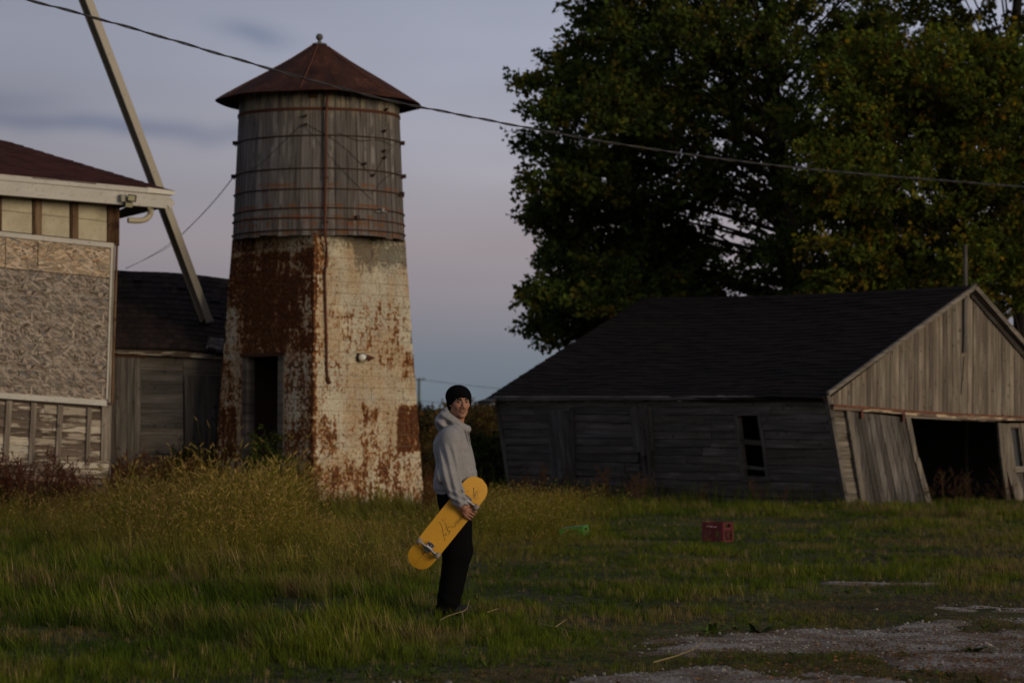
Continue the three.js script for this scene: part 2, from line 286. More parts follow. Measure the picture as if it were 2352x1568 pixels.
{
  const hs = [[7.29, .004, .0], [6.79, .010, .01], [6.17, -.005, .004], [5.815, .006, .004], [5.455, -.003, .006], [5.285, .005, -.01], [5.07, .004, .01]];
  hs.forEach(([h, tx, tz], i) => {
    let g;
    if (i === 0) { const pts = [[.004, -.026], [.016, -.026], [.016, .026], [.004, .026], [.004, -.026]].map(([a, b]) => new THREE.Vector2(rT(h) + a, b)); g = new THREE.LatheGeometry(pts, 72); }
    else g = new THREE.TorusGeometry(rT(h) + .014, .0125, 6, 80).rotateX(Math.PI / 2);
    g.applyMatrix4(new THREE.Matrix4().makeRotationFromEuler(new THREE.Euler(i === 0 ? .02 : tx, 0, tz))); g.translate(TC.x, h, TC.z);
    const hp = part(tower, 'hoop', g, i === 0 || i === 5 ? hoopRust : hoopMat);
    const lug = a => { const r = rT(h) + .035; return boxAt(new V3(TC.x + Math.sin(a) * r, h + .01, TC.z + Math.cos(a) * r), .06, .07, .10, [0, a, 0]); };
    const as = { 1: [1.50, -1.5], 2: [1.5, -1.52], 3: [1.34], 4: [.86], 5: [.52] }[i] || [];
    for (const a of as) { const r = rT(h) + .03; part(hp, 'hoop_lug', merge([lug(a), tube([-.09, 0, .09].map(k => new V3(TC.x + Math.sin(a + k) * (r + .01), h - .02 + k * .1, TC.z + Math.cos(a + k) * (r + .01))), .012, 4, 5)]), i === 4 ? std({ color: rgb(.22, .21, .20), roughness: .7 }) : hoopMat); }
  });
}
// ---- cone roof
const rustTex = metres(dataTex(1024, 512, (u, v) => {
  const a = fbm(u * 10, v * 6, 4, 120, 10, 6), b = fbm(u * 50, v * 26, 3, 124, 50, 26), s = vn(u * 130, v * 2, 130, 2, 128);
  let c = mix3([.026, .0105, .0070], [.062, .0225, .0125], clamp(a * 1.6 - .3)); c = mix3(c, [.125, .045, .02], sstep(.58, .74, b * .6 + a * .4) * .5); return c.map(x => x * (.8 + .4 * s));
}), 1, 1);
const coneMat = std({ map: rustTex, roughness: .9, bumpMap: bumpTile, bumpScale: .004 });
{
  const prof = [[.03, 8.675], [.13, 8.665], [.14, 8.635], [.55, 8.365], [1.0, 8.105], [1.45, 7.845], [1.80, 7.635], [1.915, 7.555], [1.92, 7.53], [1.80, 7.56], [1.45, 7.66]];
  const g = new THREE.LatheGeometry(prof.map(([x, y]) => new THREE.Vector2(x, y)), 72), p = g.attributes.position;
  for (let i = 0; i < p.count; i++) { const x = p.getX(i), y = p.getY(i), z = p.getZ(i), r = Math.hypot(x, z), a = Math.atan2(x, z), k = sstep(.6, 1.9, r); p.setY(i, y + k * (.018 * Math.sin(a * 3 + 1) + .012 * Math.sin(a * 7) - .02 * Math.cos(a - .8)) - x * .008); const s = 1 + k * .008 * Math.sin(a * 5 + 2); p.setX(i, x * s); p.setZ(i, z * s); }
  const uv = g.attributes.uv; for (let i = 0; i < uv.count; i++) uv.setXY(i, uv.getX(i) * 3, p.getY(i) * .9);
  g.computeVertexNormals(); g.translate(TC.x, 0, TC.z);
  const roof = part(tower, 'roof', g, coneMat);
  const seamM = std({ color: rgb(.12, .042, .018), roughness: .85 });
  for (let k = 0; k < 7; k++) { const a = -.10 + k * 6.28318 / 7, P = (r, h) => new V3(TC.x + Math.sin(a) * r, h, TC.z + Math.cos(a) * r); part(roof, 'seam', tube([P(.15, 8.64), P(.6, 8.345), P(1.2, 8.0), P(1.88, 7.585)], .010, 8, 4), seamM); }
  part(roof, 'finial', merge([new THREE.SphereGeometry(.068, 16, 12).translate(TC.x, 8.80, TC.z), new THREE.CylinderGeometry(.022, .05, .10, 10).translate(TC.x, 8.71, TC.z), new THREE.CylinderGeometry(.13, .15, .03, 16).translate(TC.x, 8.665, TC.z)]), std({ color: rgb(.085, .085, .08), roughness: .7 }));
}
// ---- pipe down the front, lamp, brackets
{
  const fr = (px, h, off) => { const x = (px - CX) / F * 43.4, s = Math.sqrt(Math.max(0, (rT(h) + off) ** 2 - (x - TC.x) ** 2)); return new V3(x, h, TC.z + s); };
  const rf = (s, h, off) => facePt(dF, dR, s, h, off);
  const pts = [fr(800, 7.55, .07), fr(768, 7.6, .09), fr(752, 7.5, .09), fr(748, 7.3, .07), fr(747, 6.6, .06), fr(747, 5.9, .06), fr(746, 5.3, .06), fr(746, 5.0, .06), rf(.26, 4.6, .05), rf(.22, 4.3, .05), rf(.24, 3.7, .05), rf(.27, 3.0, .05), rf(.28, 2.6, .05), rf(.30, 2.38, .05)];
  const pipe = part(tower, 'pipe', tube(pts, .022, 90, 7), std({ map: rustTex, color: rgb(2.0, 1.75, 1.5), roughness: .85 }));
  part(pipe, 'pipe_end', merge([tube([rf(.30, 2.40, .05), rf(.32, 2.33, .05), rf(.36, 2.31, .04)], .036, 6, 7)]), hoopRust);
  for (const h of [7.28, 6.0, 5.2]) part(pipe, 'strap', boxAt(fr(747, h, .04), .09, .03, .05), hoopMat);
  const c = rf(1.12, 2.78, .12);
  const lamp = part(tower, 'wall_lamp', new THREE.SphereGeometry(.085, 18, 12, 0, 6.3, 0, 1.7).rotateX(Math.PI / 2 + .2).translate(c.x - .02, c.y, c.z), std({ color: rgb(.55, .55, .50), roughness: .25, metalness: .9 }));
  part(lamp, 'lens', new THREE.SphereGeometry(.06, 14, 10).scale(1, 1, .5).translate(c.x - .02, c.y, c.z + .065), new THREE.MeshPhysicalMaterial({ color: rgb(.8, .8, .7), roughness: .08, clearcoat: 1 }));
  part(lamp, 'shield', new THREE.ConeGeometry(.07, .15, 10).rotateZ(-Math.PI / 2).translate(c.x + .135, c.y - .01, c.z - .03), hoopRust);
  part(lamp, 'bracket', merge([tube([rf(1.09, 2.78, -.01), rf(1.10, 2.80, .06), c.clone().add(new V3(-.02, .01, -.02))], .018, 6, 6), boxAt(rf(1.09, 2.79, .015), .1, .14, .04, [0, .75, 0])]), hoopMat);
  // old guy wires hanging over the tank
  const tp = (px, py, off = .03) => { const h = 1.44 + (990 - py) / F * 43.5; return fr(px, h, off); };
  const wires = [[[700, 290], [745, 345], [790, 395], [850, 455]], [[705, 285], [780, 330], [850, 397]], [[775, 303], [820, 318], [865, 312], [895, 320]], [[930 - 20, 300], [880, 345], [855, 397]], [[912, 375], [880, 400], [850, 440]], [[690, 285], [640, 330], [600, 365], [560, 388]], [[885, 240], [880, 262], [876, 290]]];
  for (const w of wires) part(tower, 'wire', tube(w.map(([x, y]) => tp(x, y)), .0045, 16, 4), std({ color: rgb(.03, .028, .026) }));
  for (const [x, y] of [[697, 265], [698, 285], [880, 238], [876, 290], [876, 337], [877, 353], [852, 397], [833, 372]]) part(tower, 'insulator', merge([boxAt(tp(x, y, .03), .05, .045, .06), new THREE.SphereGeometry(.022, 6, 5).translate(tp(x, y, .06).x + .03, tp(x, y, .06).y + .01, tp(x, y, .06).z)]), hoopMat);
  part(tower, 'hatch', boxAt(tp(752 - 35, 216, .0), .14, .10, .05), hoopRust);
}
// ================================================================ boarded white shed at the left
function osbTex(seed, warm, ori, n) {
  const c = document.createElement('canvas'); c.width = c.height = 1024; const g = c.getContext('2d'), q = rng(seed);
  g.fillStyle = warm ? '#8a7258' : '#766a5c'; g.fillRect(0, 0, 1024, 1024);
  for (let i = 0; i < n; i++) {
    const x = q() * 1024, y = q() * 1024, L = 60 + q() * 140, w = 8 + q() * 22, a = ori + (q() - .5) * (q() < .75 ? 1.3 : 3.1), t = q(), k = q();
    let r, gg, b; if (warm) { r = 132 + t * 76; gg = r * (.88 + .04 * k); b = r * (.70 + .12 * k); } else { r = 92 + t * 84; gg = r * (.90 + .05 * k); b = r * (.78 + .10 * k); }
    if (q() < .10) { r *= .62; gg *= .58; b *= .55; } if (q() < .05 && warm) { gg *= .9; b *= .8; } if (q() < .05) { r = gg = b = 105; }
    for (const ox of [0, x > 900 ? -1024 : 0]) for (const oy of [0, y > 900 ? -1024 : 0]) {
      g.save(); g.translate(x + ox, y + oy); g.rotate(a); g.globalAlpha = .55 + .4 * k; g.fillStyle = `rgb(${r | 0},${gg | 0},${b | 0})`;
      g.beginPath(); g.moveTo(-L / 2, -w / 2); g.lineTo(L / 2 - q() * 8, -w / 2 + q() * 4); g.lineTo(L / 2, w / 2 - q() * 4); g.lineTo(-L / 2 + q() * 8, w / 2); g.fill();
      g.globalAlpha = .13; g.strokeStyle = '#2c2218'; g.lineWidth = 1.2; g.stroke(); g.restore();
    }
  }
  const t = new THREE.CanvasTexture(c); t.colorSpace = THREE.SRGBColorSpace; t.wrapS = t.wrapT = THREE.RepeatWrapping; t.repeat.set(1 / 1.3, 1 / 1.3); return t;
}
const osbA = std({ map: osbTex(3, true, 1.45, 3600), roughness: .95 }), osbB = std({ map: osbTex(4, false, .35, 3600), roughness: .95 });
const creamTex = metres(dataTex(512, 512, (u, v) => { const a = fbm(u * 8, v * 8, 4, 140, 8, 8), s = fbm(u * 60, v * 60, 3, 143, 60, 60); let c = mix3([.50, .455, .315], [.40, .36, .25], clamp(a * 1.6 - .3)); c = mix3(c, [.16, .11, .06], sstep(.70, .8, s + .12 * (a - .5)) * .55); return c; }), 1.4, 1.4);
const trimTex = metres(dataTex(512, 512, (u, v) => { const a = fbm(u * 5, v * 12, 4, 150, 5, 12), s = fbm(u * 40, v * 60, 3, 153, 40, 60); return mix3(mix3([.50, .485, .43], [.40, .385, .33], a), [.18, .15, .11], sstep(.66, .78, s) * .5); }), 1.5, 1.5);
const creamMat = std({ map: creamTex, roughness: .75 }), trimMat = std({ map: trimTex, roughness: .6 });
const peelTex = metres(woodTex(7, [.060, .045, .034], [.14, .112, .088], [.22, .185, .15], [.43, .395, .32], .555), 4, 1);
const peelMats = [[1, 1, 1], [.8, .76, .72], [1.15, 1.12, 1.08]].map(t => std({ map: peelTex, color: rgb(...t), bumpMap: bumpWood, bumpScale: .006 }));
const studMats = woods(brownWood, [[1.6, 1.5, 1.4], [2.1, 2.05, 1.95], [1.2, 1.0, .85]]), battenMats = woods(grayWood, [[2.5, 2.3, 2.05], [2.2, 2.0, 1.75]]);
const LC = at(243, 1165, 43.0), PLW = Pl.az(LC, 28);       // the boarded wall
const shed1 = thing('boarded_shed', 'white shed with chipboard sheets over its window and a dark red hip roof', 'shed', at(120, 1178, 42.6).setY(0));
const W = (name, q, o0, o1, mat, grain, parent = shed1) => part(parent, name, slab(PLW, q, o0, o1, grain), mat);
// the wall behind everything
{
  const core = part(shed1, 'wall', merge([slab(PLW, [[-160, 1150], [236, 1172], [262, 470], [-160, 420]], -.16, -.02), slab(PLW, [[-160, 1190], [232, 1190], [236, 1112], [-160, 1090]], -.12, .03)]), std({ color: rgb(.06, .045, .034) }));
  // right-hand return wall, turned away from us
  const e = PLW.n.clone().multiplyScalar(-1); const a = PLW.hit(236, 1172), b = PLW.hit(262, 470);
  part(shed1, 'side_wall', warpBox((u, v, w) => lerpV(a, b, v).addScaledVector(e, .02 + u * 3.6).addScaledVector(PLW.t, w ? 0 : -.12), 1, 1, (u, v) => [u * 3.6, v * 4]), grayWoodMats()[0]);
  // back and left walls close it
  part(shed1, 'side_wall', warpBox((u, v, w) => lerpV(PLW.hit(-160, 1150), PLW.hit(-160, 430), v).addScaledVector(e, .02 + u * 3.6).addScaledVector(PLW.t, w ? 0 : .1), 1, 1), grayWoodMats()[0]);
  part(shed1, 'side_wall', warpBox((u, v, w) => lerpV(lerpV(PLW.hit(-160, 1150), a, u), lerpV(PLW.hit(-160, 430), b, u), v).addScaledVector(e, 3.6 + (w ? .1 : 0)), 1, 1), grayWoodMats()[0]);
  void core;
}
function lerpV(a, b, t) { return a.clone().lerp(b, t); }
function grayWoodMats() { return grayWoodMats.m || (grayWoodMats.m = woods(grayWood, [[1, 1, 1], [.85, .85, .87], [1.15, 1.12, 1.08], [.95, .9, .85], [1.05, 1.05, 1.1]])); }
// clerestory row of cream panels between dark studs (line y(x) slopes down to the right)
const sl = (x, y0, s) => y0 + s * x;
{
  const cuts = [[-160, -6], [2, 72], [95, 158], [178, 244]];
  for (const [a, b] of cuts) {
    W('panel', [[a, sl(a, 482, .106)], [b, sl(b, 482, .106)], [b, sl(b, 440, .106)], [a, sl(a, 440, .106)]], -.02, .004, creamMat);
    W('panel', [[a, sl(a, 529, .106)], [b, sl(b, 529, .106)], [b, sl(b, 483.2, .106)], [a, sl(a, 483.2, .106)]], -.02, .006, creamMat);
  }
  for (const [a, b, m] of [[-6, 2, 0], [74, 78, 0], [78, 93, 1], [160, 163.5, 0], [163.5, 177, 1], [245, 251, 0], [251, 272, 2]]) W('stud', [[a, sl(a, 536, .104)], [b, sl(b, 536, .104)], [b + .8, sl(b, 432, .106)], [a + .8, sl(a, 432, .106)]], -.02, m === 1 ? .05 : .03, studMats[m === 1 ? 1 : m === 2 ? 2 : 0], 'v');
  // trim under it, then two chipboard sheets
  W('trim_board', [[-160, sl(-160, 543, .104)], [258, sl(258, 543, .104)], [258.3, sl(258, 532, .104)], [-160, sl(-160, 532, .104)]], -.01, .055, trimMat);
  W('chipboard_sheet', [[-150, sl(-150, 614, .096)], [9, sl(9, 614, .096)], [10, sl(10, 544, .104)], [-150, sl(-150, 544, .104)]], 0, .035, osbA, 'v');
  W('chipboard_sheet', [[10.6, sl(10, 614, .096)], [249, sl(249, 614, .096)], [252, sl(252, 544, .104)], [11.6, sl(11, 544, .104)]], 0, .035, osbA, 'v');
  W('chipboard_sheet', [[-150, sl(-150, 905, .05)], [240, sl(240, 905, .055)], [249, sl(249, 615.8, .096)], [-150, sl(-150, 615.8, .096)]], 0, .03, osbB);
  for (const [x, y] of [[46, 757], [88, 761], [172, 770], [252 - 3, 776], [43, 808], [85, 811], [170, 819], [249 - 3, 826], [41, 858], [83, 862], [167, 868], [245 - 3, 874], [4, 752], [2, 804]]) W('slot', [[x - 1.1, y + 6], [x + 1.1, y + 6], [x + 1.1, y - 6], [x - 1.1, y - 6]], .02, .0335, std({ color: rgb(.025, .02, .017) }));
  { // smudged black mill stamp, unreadable at this distance
    const c = document.createElement('canvas'); c.width = 64; c.height = 128; const g = c.getContext('2d'), q = rng(19); g.lineCap = 'square';
    const col = (x, w, y0, y1, lw, a) => { for (let y = y0; y < y1; y += lw * 2.6) { g.strokeStyle = `rgba(34,26,20,${a})`; g.lineWidth = lw; g.beginPath(); g.moveTo(x + q() * w, y); g.lineTo(x + q() * w, y + lw * 1.6); g.lineTo(x + w * q(), y + lw * .6); g.stroke(); if (q() < .6) { g.beginPath(); g.moveTo(x, y + lw); g.lineTo(x + w, y + lw * (.4 + q())); g.stroke(); } } };
    col(38, 11, 4, 64, 4.2, .85); col(38, 10, 74, 104, 3.6, .8); col(24, 5, 6, 100, 1.8, .55); col(13, 5, 14, 84, 1.8, .5); g.strokeStyle = 'rgba(34,26,20,.55)'; g.lineWidth = 2; g.strokeRect(12, 112, 34, 9);
    const t = new THREE.CanvasTexture(c); t.colorSpace = THREE.SRGBColorSpace; const m = std({ map: t, roughness: .95 }); m.transparent = true;
    const P = [[68, 618], [91, 620.5], [92, 553], [69, 551]].map(([x, y]) => PLW.hit(x, y).addScaledVector(PLW.n, .0365)), gg = new THREE.BufferGeometry(); gg.setAttribute('position', new THREE.Float32BufferAttribute([0, 1, 2, 0, 2, 3].flatMap(i => P[i].toArray()), 3)); gg.setAttribute('uv', new THREE.Float32BufferAttribute([0, 0, 1, 0, 1, 1, 0, 0, 1, 1, 0, 1], 2)); gg.computeVertexNormals(); part(shed1, 'stamp', gg, m);
  }
  W('corner_trim', [[241, 917], [244.5, 917], [257, 562], [252.5, 562]], .0, .05, trimMat, 'v');
  W('corner_trim', [[246, 924], [252, 924], [263, 560], [257.5, 562]], -.02, .03, battenMats[0], 'v');
  W('corner_trim', [[255, 926], [259, 926], [274, 480], [270.5, 478]], -.06, -.01, std({ map: brownWood, color: rgb(1.9, 1.7, 1.5) }), 'v');
  W('sill', [[-160, sl(-160, 917, .088)], [241, sl(241, 909, .092) + 1], [241, sl(241, 896, .094)], [-160, sl(-160, 905, .09)]], -.01, .085, trimMat);
  // peeling lap siding
  const y0 = 921, n = 8, dy = 19.6;
  for (let i = 0; i < n; i++) { const t = y0 + i * dy, b = t + dy - .7, k = lerp(.085, .06, i / n); const cut = [[-160, rr(60, 120)], null]; cut[1] = [cut[0][1] + .8, lerp(232, 226, i / n)]; for (const [a, c] of cut) part(shed1, 'siding_board', slab(PLW, [[a, sl(a, b, k)], [c, sl(c, b, k)], [c, sl(c, t, k)], [a, sl(a, t, k)]], -.02, .006, 'h', [1, 1], (p, u, v, w) => { if (w) p.addScaledVector(PLW.n, v < .5 ? .018 : 0); }), pick(peelMats)); }
  for (const [a, b, x2] of [[12, 25, 4], [69, 81.5, 63], [131, 143, 124], [198, 208, 193]]) W('batten', [[x2, sl(x2, 1063, .03)], [x2 + b - a - 1, sl(x2, 1063.5, .03)], [b, sl(b, 918, .09)], [a, sl(a, 918, .09)]], .02, .055, pick(battenMats), 'v');
  W('corner_post', [[229, 1057], [250, 1057], [253, 932], [232, 930]], -.01, .05, battenMats[0], 'v');
  W('skirt_board', [[-160, sl(-160, 1084, .06)], [246, sl(246, 1085, .06)], [249, sl(249, 1046, .05)], [-160, sl(-160, 1058, .05)]], -.02, .03, peelMats[2]);
  W('corner_trim', [[247, 1130], [251, 1130], [252, 1060], [248, 1060]], -.02, .04, battenMats[1], 'v');
  W('foundation_panel', [[-160, 1152], [243, 1156], [245, 1103], [-160, sl(-160, 1086, .06)]], -.02, .02, std({ color: rgb(.235, .165, .125), bumpMap: bumpTile, bumpScale: .01 }));
  W('footing', [[-160, 1192], [240, 1192], [241, 1154], [-160, 1152.5]], -.05, .0, std({ color: rgb(.10, .09, .085) }));
}
// eaves: white box gutter, soffit, corner, and the hip roof of dark red shingles
const SH = PLW.n.clone().multiplyScalar(-1);
{
  const off = .46;                                          // how far the eave stands out
  const PE = new Pl(PLW.p.clone().addScaledVector(PLW.n, off), PLW.n);
  const fascia = part(shed1, 'fascia', slab(PE, [[-170, 433], [383, 478], [389, 449], [-170, 398]], -.05, 0), trimMat);
  part(fascia, 'drip_edge', slab(PE, [[-170, 398], [338, 443], [339, 432], [-170, 384]], -.08, .022), trimMat);
  part(fascia, 'drip_edge', slab(PE, [[336, 442.5], [398, 448], [399, 439], [337, 430]], -.08, .03), std({ map: trimTex, color: rgb(1.12, 1.1, 1.06), roughness: .45 }));
  part(fascia, 'gutter_end', polySlab(PE, [[390, 478], [402, 470], [402, 462], [388, 449], [383, 457]], -.10, -.052), trimMat);
  const a = PE.hit(-170, 430), b = PE.hit(383, 476);
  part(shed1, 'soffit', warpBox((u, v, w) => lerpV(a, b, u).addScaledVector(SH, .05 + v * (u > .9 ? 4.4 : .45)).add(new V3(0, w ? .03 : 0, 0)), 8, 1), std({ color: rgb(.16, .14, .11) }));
  // roof: a steep-enough hip, ridge behind; front slope
  const e0 = PE.hit(-170, 386), e1 = PE.hit(398, 440), run = 2.3, rise = 1.02;
  const top0 = e0.clone().addScaledVector(SH, run).add(new V3(0, rise, 0)), top1 = e1.clone().addScaledVector(SH, run).addScaledVector(PLW.t, -2.45).add(new V3(0, rise, 0));
  const shT = metres(dataTex(512, 512, (u, v) => { const a2 = fbm(u * 9, v * 9, 3, 160, 9, 9), f = fbm(u * 90, v * 90, 2, 163, 90, 90); return mix3([.028, .011, .010], [.070, .026, .021], clamp(a2 * .7 + f * .5 - .1)); }), 1, 1);
  const rm = [std({ map: shT, roughness: 1 }), std({ map: shT, color: rgb(.8, .78, .78), roughness: 1 }), std({ map: shT, color: rgb(1.2, 1.1, 1.1), roughness: 1 })];
  const upN = new V3(0, 1, 0).addScaledVector(PLW.n, rise / run).normalize();
  const roof = part(shed1, 'roof', warpBox((u, v, w) => lerpV(lerpV(e0, e1, u), lerpV(top0, top1, u), v).addScaledVector(upN, w ? 0 : -.06), 1, 1), rm[1]);
  for (let i = 0; i < 17; i++) {
    const v0 = i / 17 - .006, v1 = Math.min(1, (i + 1.15) / 17); let x = (i % 2) * .04;
    while (x < 1) { const x2 = Math.min(1, x + rr(.07, .10)), xa = x, j = rr(-.003, .003), lift = rr(.006, .016); part(roof, 'shingle', warpBox((u, v, w) => { const uu = lerp(xa + .0008, x2 - .0008, u), vv = lerp(v0 + j, v1, v); return lerpV(lerpV(e0, e1, uu), lerpV(top0, top1, uu), vv).addScaledVector(upN, (w ? lift + .008 : 0) * (1 - .7 * v) + .002); }, 1, 1, (u, v) => [uu3(xa, x2, u) * 6, v * .14 + i]), pick(rm)); x = x2; }
  }
  function uu3(p, q2, u) { return lerp(p, q2, u); }
  const e2 = e1.clone().addScaledVector(SH, 4.6), top2 = top1.clone().addScaledVector(SH, .02);
  part(shed1, 'roof', warpBox((u, v, w) => lerpV(lerpV(e1, e2, u), lerpV(top1, top2, u), v).addScaledVector(new V3(0, 1, 0), w ? -.003 : -.06), 1, 1), rm[1]);
  part(shed1, 'roof', warpBox((u, v, w) => lerpV(lerpV(e0.clone().addScaledVector(SH, 4.6), e2, u), lerpV(top0, top2, u), v).addScaledVector(new V3(0, 1, 0), w ? -.003 : -.06), 1, 1), rm[1]);
  // flood lamp with two heads under the gutter, and a stub of downpipe
  const c = PE.hit(291, 460).addScaledVector(PE.n, .10);
  const housing = std({ color: rgb(.03, .03, .028), roughness: .5 }), lens = new THREE.MeshPhysicalMaterial({ color: rgb(.42, .40, .24), roughness: .15, clearcoat: 1 });
  const fl = part(shed1, 'floodlight', merge([boxAt(c.clone().add(new V3(-.03, -.02, -.06)), .12, .12, .10), boxAt(c.clone().add(new V3(.055, .03, .01)), .15, .12, .10, [.15, .2, -.15])]), housing);
  part(fl, 'lamp_head', boxAt(c.clone().add(new V3(.055, .025, .06)), .115, .085, .02, [.15, .2, -.15]), lens);
  part(fl, 'lamp_head', merge([boxAt(c.clone().add(new V3(-.105, .03, .02)), .08, .13, .10, [.1, -.9, .1])]), std({ color: rgb(.20, .20, .15), roughness: .4 }));
  part(fl, 'motion_sensor', boxAt(c.clone().add(new V3(.01, -.085, .03)), .12, .07, .09, [.35, .1, -.12]), lens);
  part(shed1, 'downpipe', tube([PE.hit(345, 478), PE.hit(343, 492).add(new V3(0, 0, -.05)), PE.hit(332, 503).add(new V3(0, 0, -.05)), PE.hit(318, 506).add(new V3(0, 0, -.05)), PE.hit(292, 505).add(new V3(0, 0, -.05))], .052, 20, 10), std({ color: rgb(.40, .35, .235), roughness: .5 }));
}
// ================================================================ long cream channel leaning between the eave corner and the roof behind
{
  const A = at(177, -70, 42.2), B = at(364, 442, 44.45), C = at(479, 731, 45.9);
  const dir = C.clone().sub(A).normalize(), nrm = new V3(-.60, -.45, .70).normalize(); const side = dir.clone().cross(nrm).normalize(), out = side.clone().cross(dir).normalize();
  const L = C.clone().sub(A).length(), w = .095, hgt = .15, q = [];
  const strip = (x0, z0, x1, z1, t) => q.push(warpBox((u, v, k) => { const s = u * L, sag = .09 * Math.sin(u * Math.PI) * -1, px = lerp(x0, x1, v), pz = lerp(z0, z1, v); const nx = -(z1 - z0), nz = x1 - x0, nl = Math.hypot(nx, nz) || 1; return A.clone().addScaledVector(dir, s).addScaledVector(side, px + (k ? nx / nl * t : 0)).addScaledVector(out, pz + (k ? nz / nl * t : 0) + sag * .2); }, 20, 1, (u, v) => [u * L, v * .2]));
  const sg = 1;
  strip(-w * sg, 0, w * sg, 0, .004); strip(w, -.004, w, hgt, .004); strip(-w, -.004, -w, hgt, .004); strip(w + .002, hgt, w - .03, hgt, .004); strip(-w - .002, hgt, -w + .03, hgt, .004);
  const ch = thing('metal_channel', 'long cream metal channel slanting down past the white eave corner onto the dark roof', 'metal channel', C.clone());
    part(ch, 'channel', merge(q), std({ color: rgb(.43, .40, .33), roughness: .45, metalness: .1 }));
  for (let k = 1; k < 9; k++) for (const s of [-1, 1]) part(ch, 'screw', new THREE.SphereGeometry(.012, 6, 5).translate(...A.clone().addScaledVector(dir, L * k / 9).addScaledVector(side, s * (w + .004)).addScaledVector(out, hgt * .55).toArray()), std({ color: rgb(.3, .28, .24), roughness: .4 }));
  void B;
}
// ================================================================ the dark grey shed behind
{
  const SE = at(268, 792, 45.2), PS = Pl.az(SE, 14);
  const sh = thing('grey_shed', 'dark weathered shed with a brown shingle roof, half hidden behind the rusty tower', 'shed', at(390, 1120, 46).setY(0));
  const gw = grayWoodMats().map(m => { const k = m.clone(); k.color.multiplyScalar(1.1); return k; });
  part(sh, 'wall', slab(PS, [[150, 1170], [640, 1170], [640, 800], [150, 790]], -.14, -.03), std({ color: rgb(.075, .068, .06) }));
  const S = (n, q, o0, o1, m, g) => part(sh, n, slab(PS, q, o0, o1, g), m);
  // horizontal boards
  const ys = [822, 850, 876, 903, 930, 956, 984, 1012, 1040, 1068, 1096, 1124, 1152];
  for (let i = 0; i < ys.length - 1; i++) { S('siding_board', [[322, ys[i + 1] - 1], [419, ys[i + 1] + .5], [419, ys[i] + .6], [322, ys[i]]], -.03, .01 + rr(0, .008), pick(gw), 'h'); if (i < 2) S('siding_board', [[420, ys[i + 1] + .5], [640, ys[i + 1] + 3], [640, ys[i] + 3], [420, ys[i] + .6]], -.03, .012, pick(gw), 'h'); }
  for (const [a, b] of [[150, 200], [201, 238], [239, 264], [265, 290], [291, 306], [307, 321]]) S('wall_board', [[a, 1160], [b, 1160], [b + .6, 818], [a + .6, 817]], -.03, .022 + rr(0, .008), pick(gw), 'v');
  S('rail', [[150, 814], [336, 822], [336, 812], [150, 804]], .0, .06, std({ map: brownWood, color: rgb(1.3, .9, .7) }), 'h');
  const door = S('door', [[426, 1165], [600, 1165], [600, 866], [422, 860]], -.03, .03, std({ map: grayWood, color: rgb(.7, .7, .68), bumpMap: bumpWood, bumpScale: .006 }), 'v');
  part(door, 'door_edge', slab(PS, [[421, 1165], [425.5, 1165], [421.5, 858], [418, 858]], -.03, -.02), std({ color: rgb(.06, .05, .045) }));
  S('fascia', [[150, 806], [640, 832], [640, 817], [150, 790]], .08, .16, std({ map: peelTex, color: rgb(.62, .60, .58) }), 'h');
  // roof
  const e0 = PS.hit(150, 787).addScaledVector(PS.n, .2), e1 = PS.hit(640, 820).addScaledVector(PS.n, .2), back = PS.n.clone().multiplyScalar(-2.0);
  const r0 = at(150, 611, 47.4), r1 = at(640, 649, 48.6), up = e1.clone().sub(e0).cross(r0.clone().sub(e0)).normalize(); if (up.y < 0) up.negate();
  const shT = metres(dataTex(256, 256, (u, v) => { const f = fbm(u * 60, v * 60, 3, 173, 60, 60), a = fbm(u * 5, v * 5, 3, 176, 5, 5); return mix3([.014, .0095, .008], [.044, .030, .025], clamp(f * .6 + a * .6 - .15)); }), .6, .6);
  const rm = [[1, 1, 1], [.8, .8, .82], [1.35, 1.25, 1.2], [1.1, 1, .98]].map(t => std({ map: shT, color: rgb(...t), roughness: 1 }));
  const RP = (u, v) => lerpV(lerpV(e0, e1, u), lerpV(r0, r1, u), v).addScaledVector(up, -.05 * Math.sin(v * Math.PI) - .03 * Math.sin(u * 9));
  const roof = part(sh, 'roof', warpBox((u, v, w) => RP(u, v).addScaledVector(up, w ? 0 : -.06), 12, 4), std({ color: rgb(.015, .012, .011) }));
  part(sh, 'roof', warpBox((u, v, w) => lerpV(lerpV(r0, r1, u), lerpV(e0, e1, u).addScaledVector(PS.n, -5), v).addScaledVector(new V3(0, 1, 0), w ? 0 : -.06), 1, 1), rm[0]);
  void back;
  const N = 15;
  for (let i = 0; i < N; i++) {
    const v0 = i / N - .004, v1 = Math.min(1.004, (i + 1.12) / N); let x = rr(0, .03);
    while (x < 1) {
      const x2 = Math.min(1, x + rr(.034, .052)), xa = x; x = x2;
      const mx = (xa + x2) / 2, mv = (i + .5) / N, inHole = Math.hypot((mx - .635) / .035, (mv - .42) / .06) < 1;
      if (mx < .18 && i < 14) { if (i % 3) continue; } if (mx > .80) continue; if (inHole) continue;
      const j = rr(-.006, .006), lift = rr(.004, .014) + (R() < .04 ? .03 : 0);
      part(roof, 'shingle', warpBox((u, v, w) => RP(lerp(xa + .0012, x2 - .0012, u), lerp(v0 + j, v1, v)).addScaledVector(up, (w ? lift + .008 : 0) * (1 - .75 * v) + .003), 1, 1, (u, v) => [lerp(xa, x2, u) * 4, v * .15 + i * .31]), pick(rm));
    }
  }
  // bare patch with pale sheathing near the tower, and lifted shingles at the hole
  const pale = std({ map: peelTex, color: rgb(.75, .75, .78) });
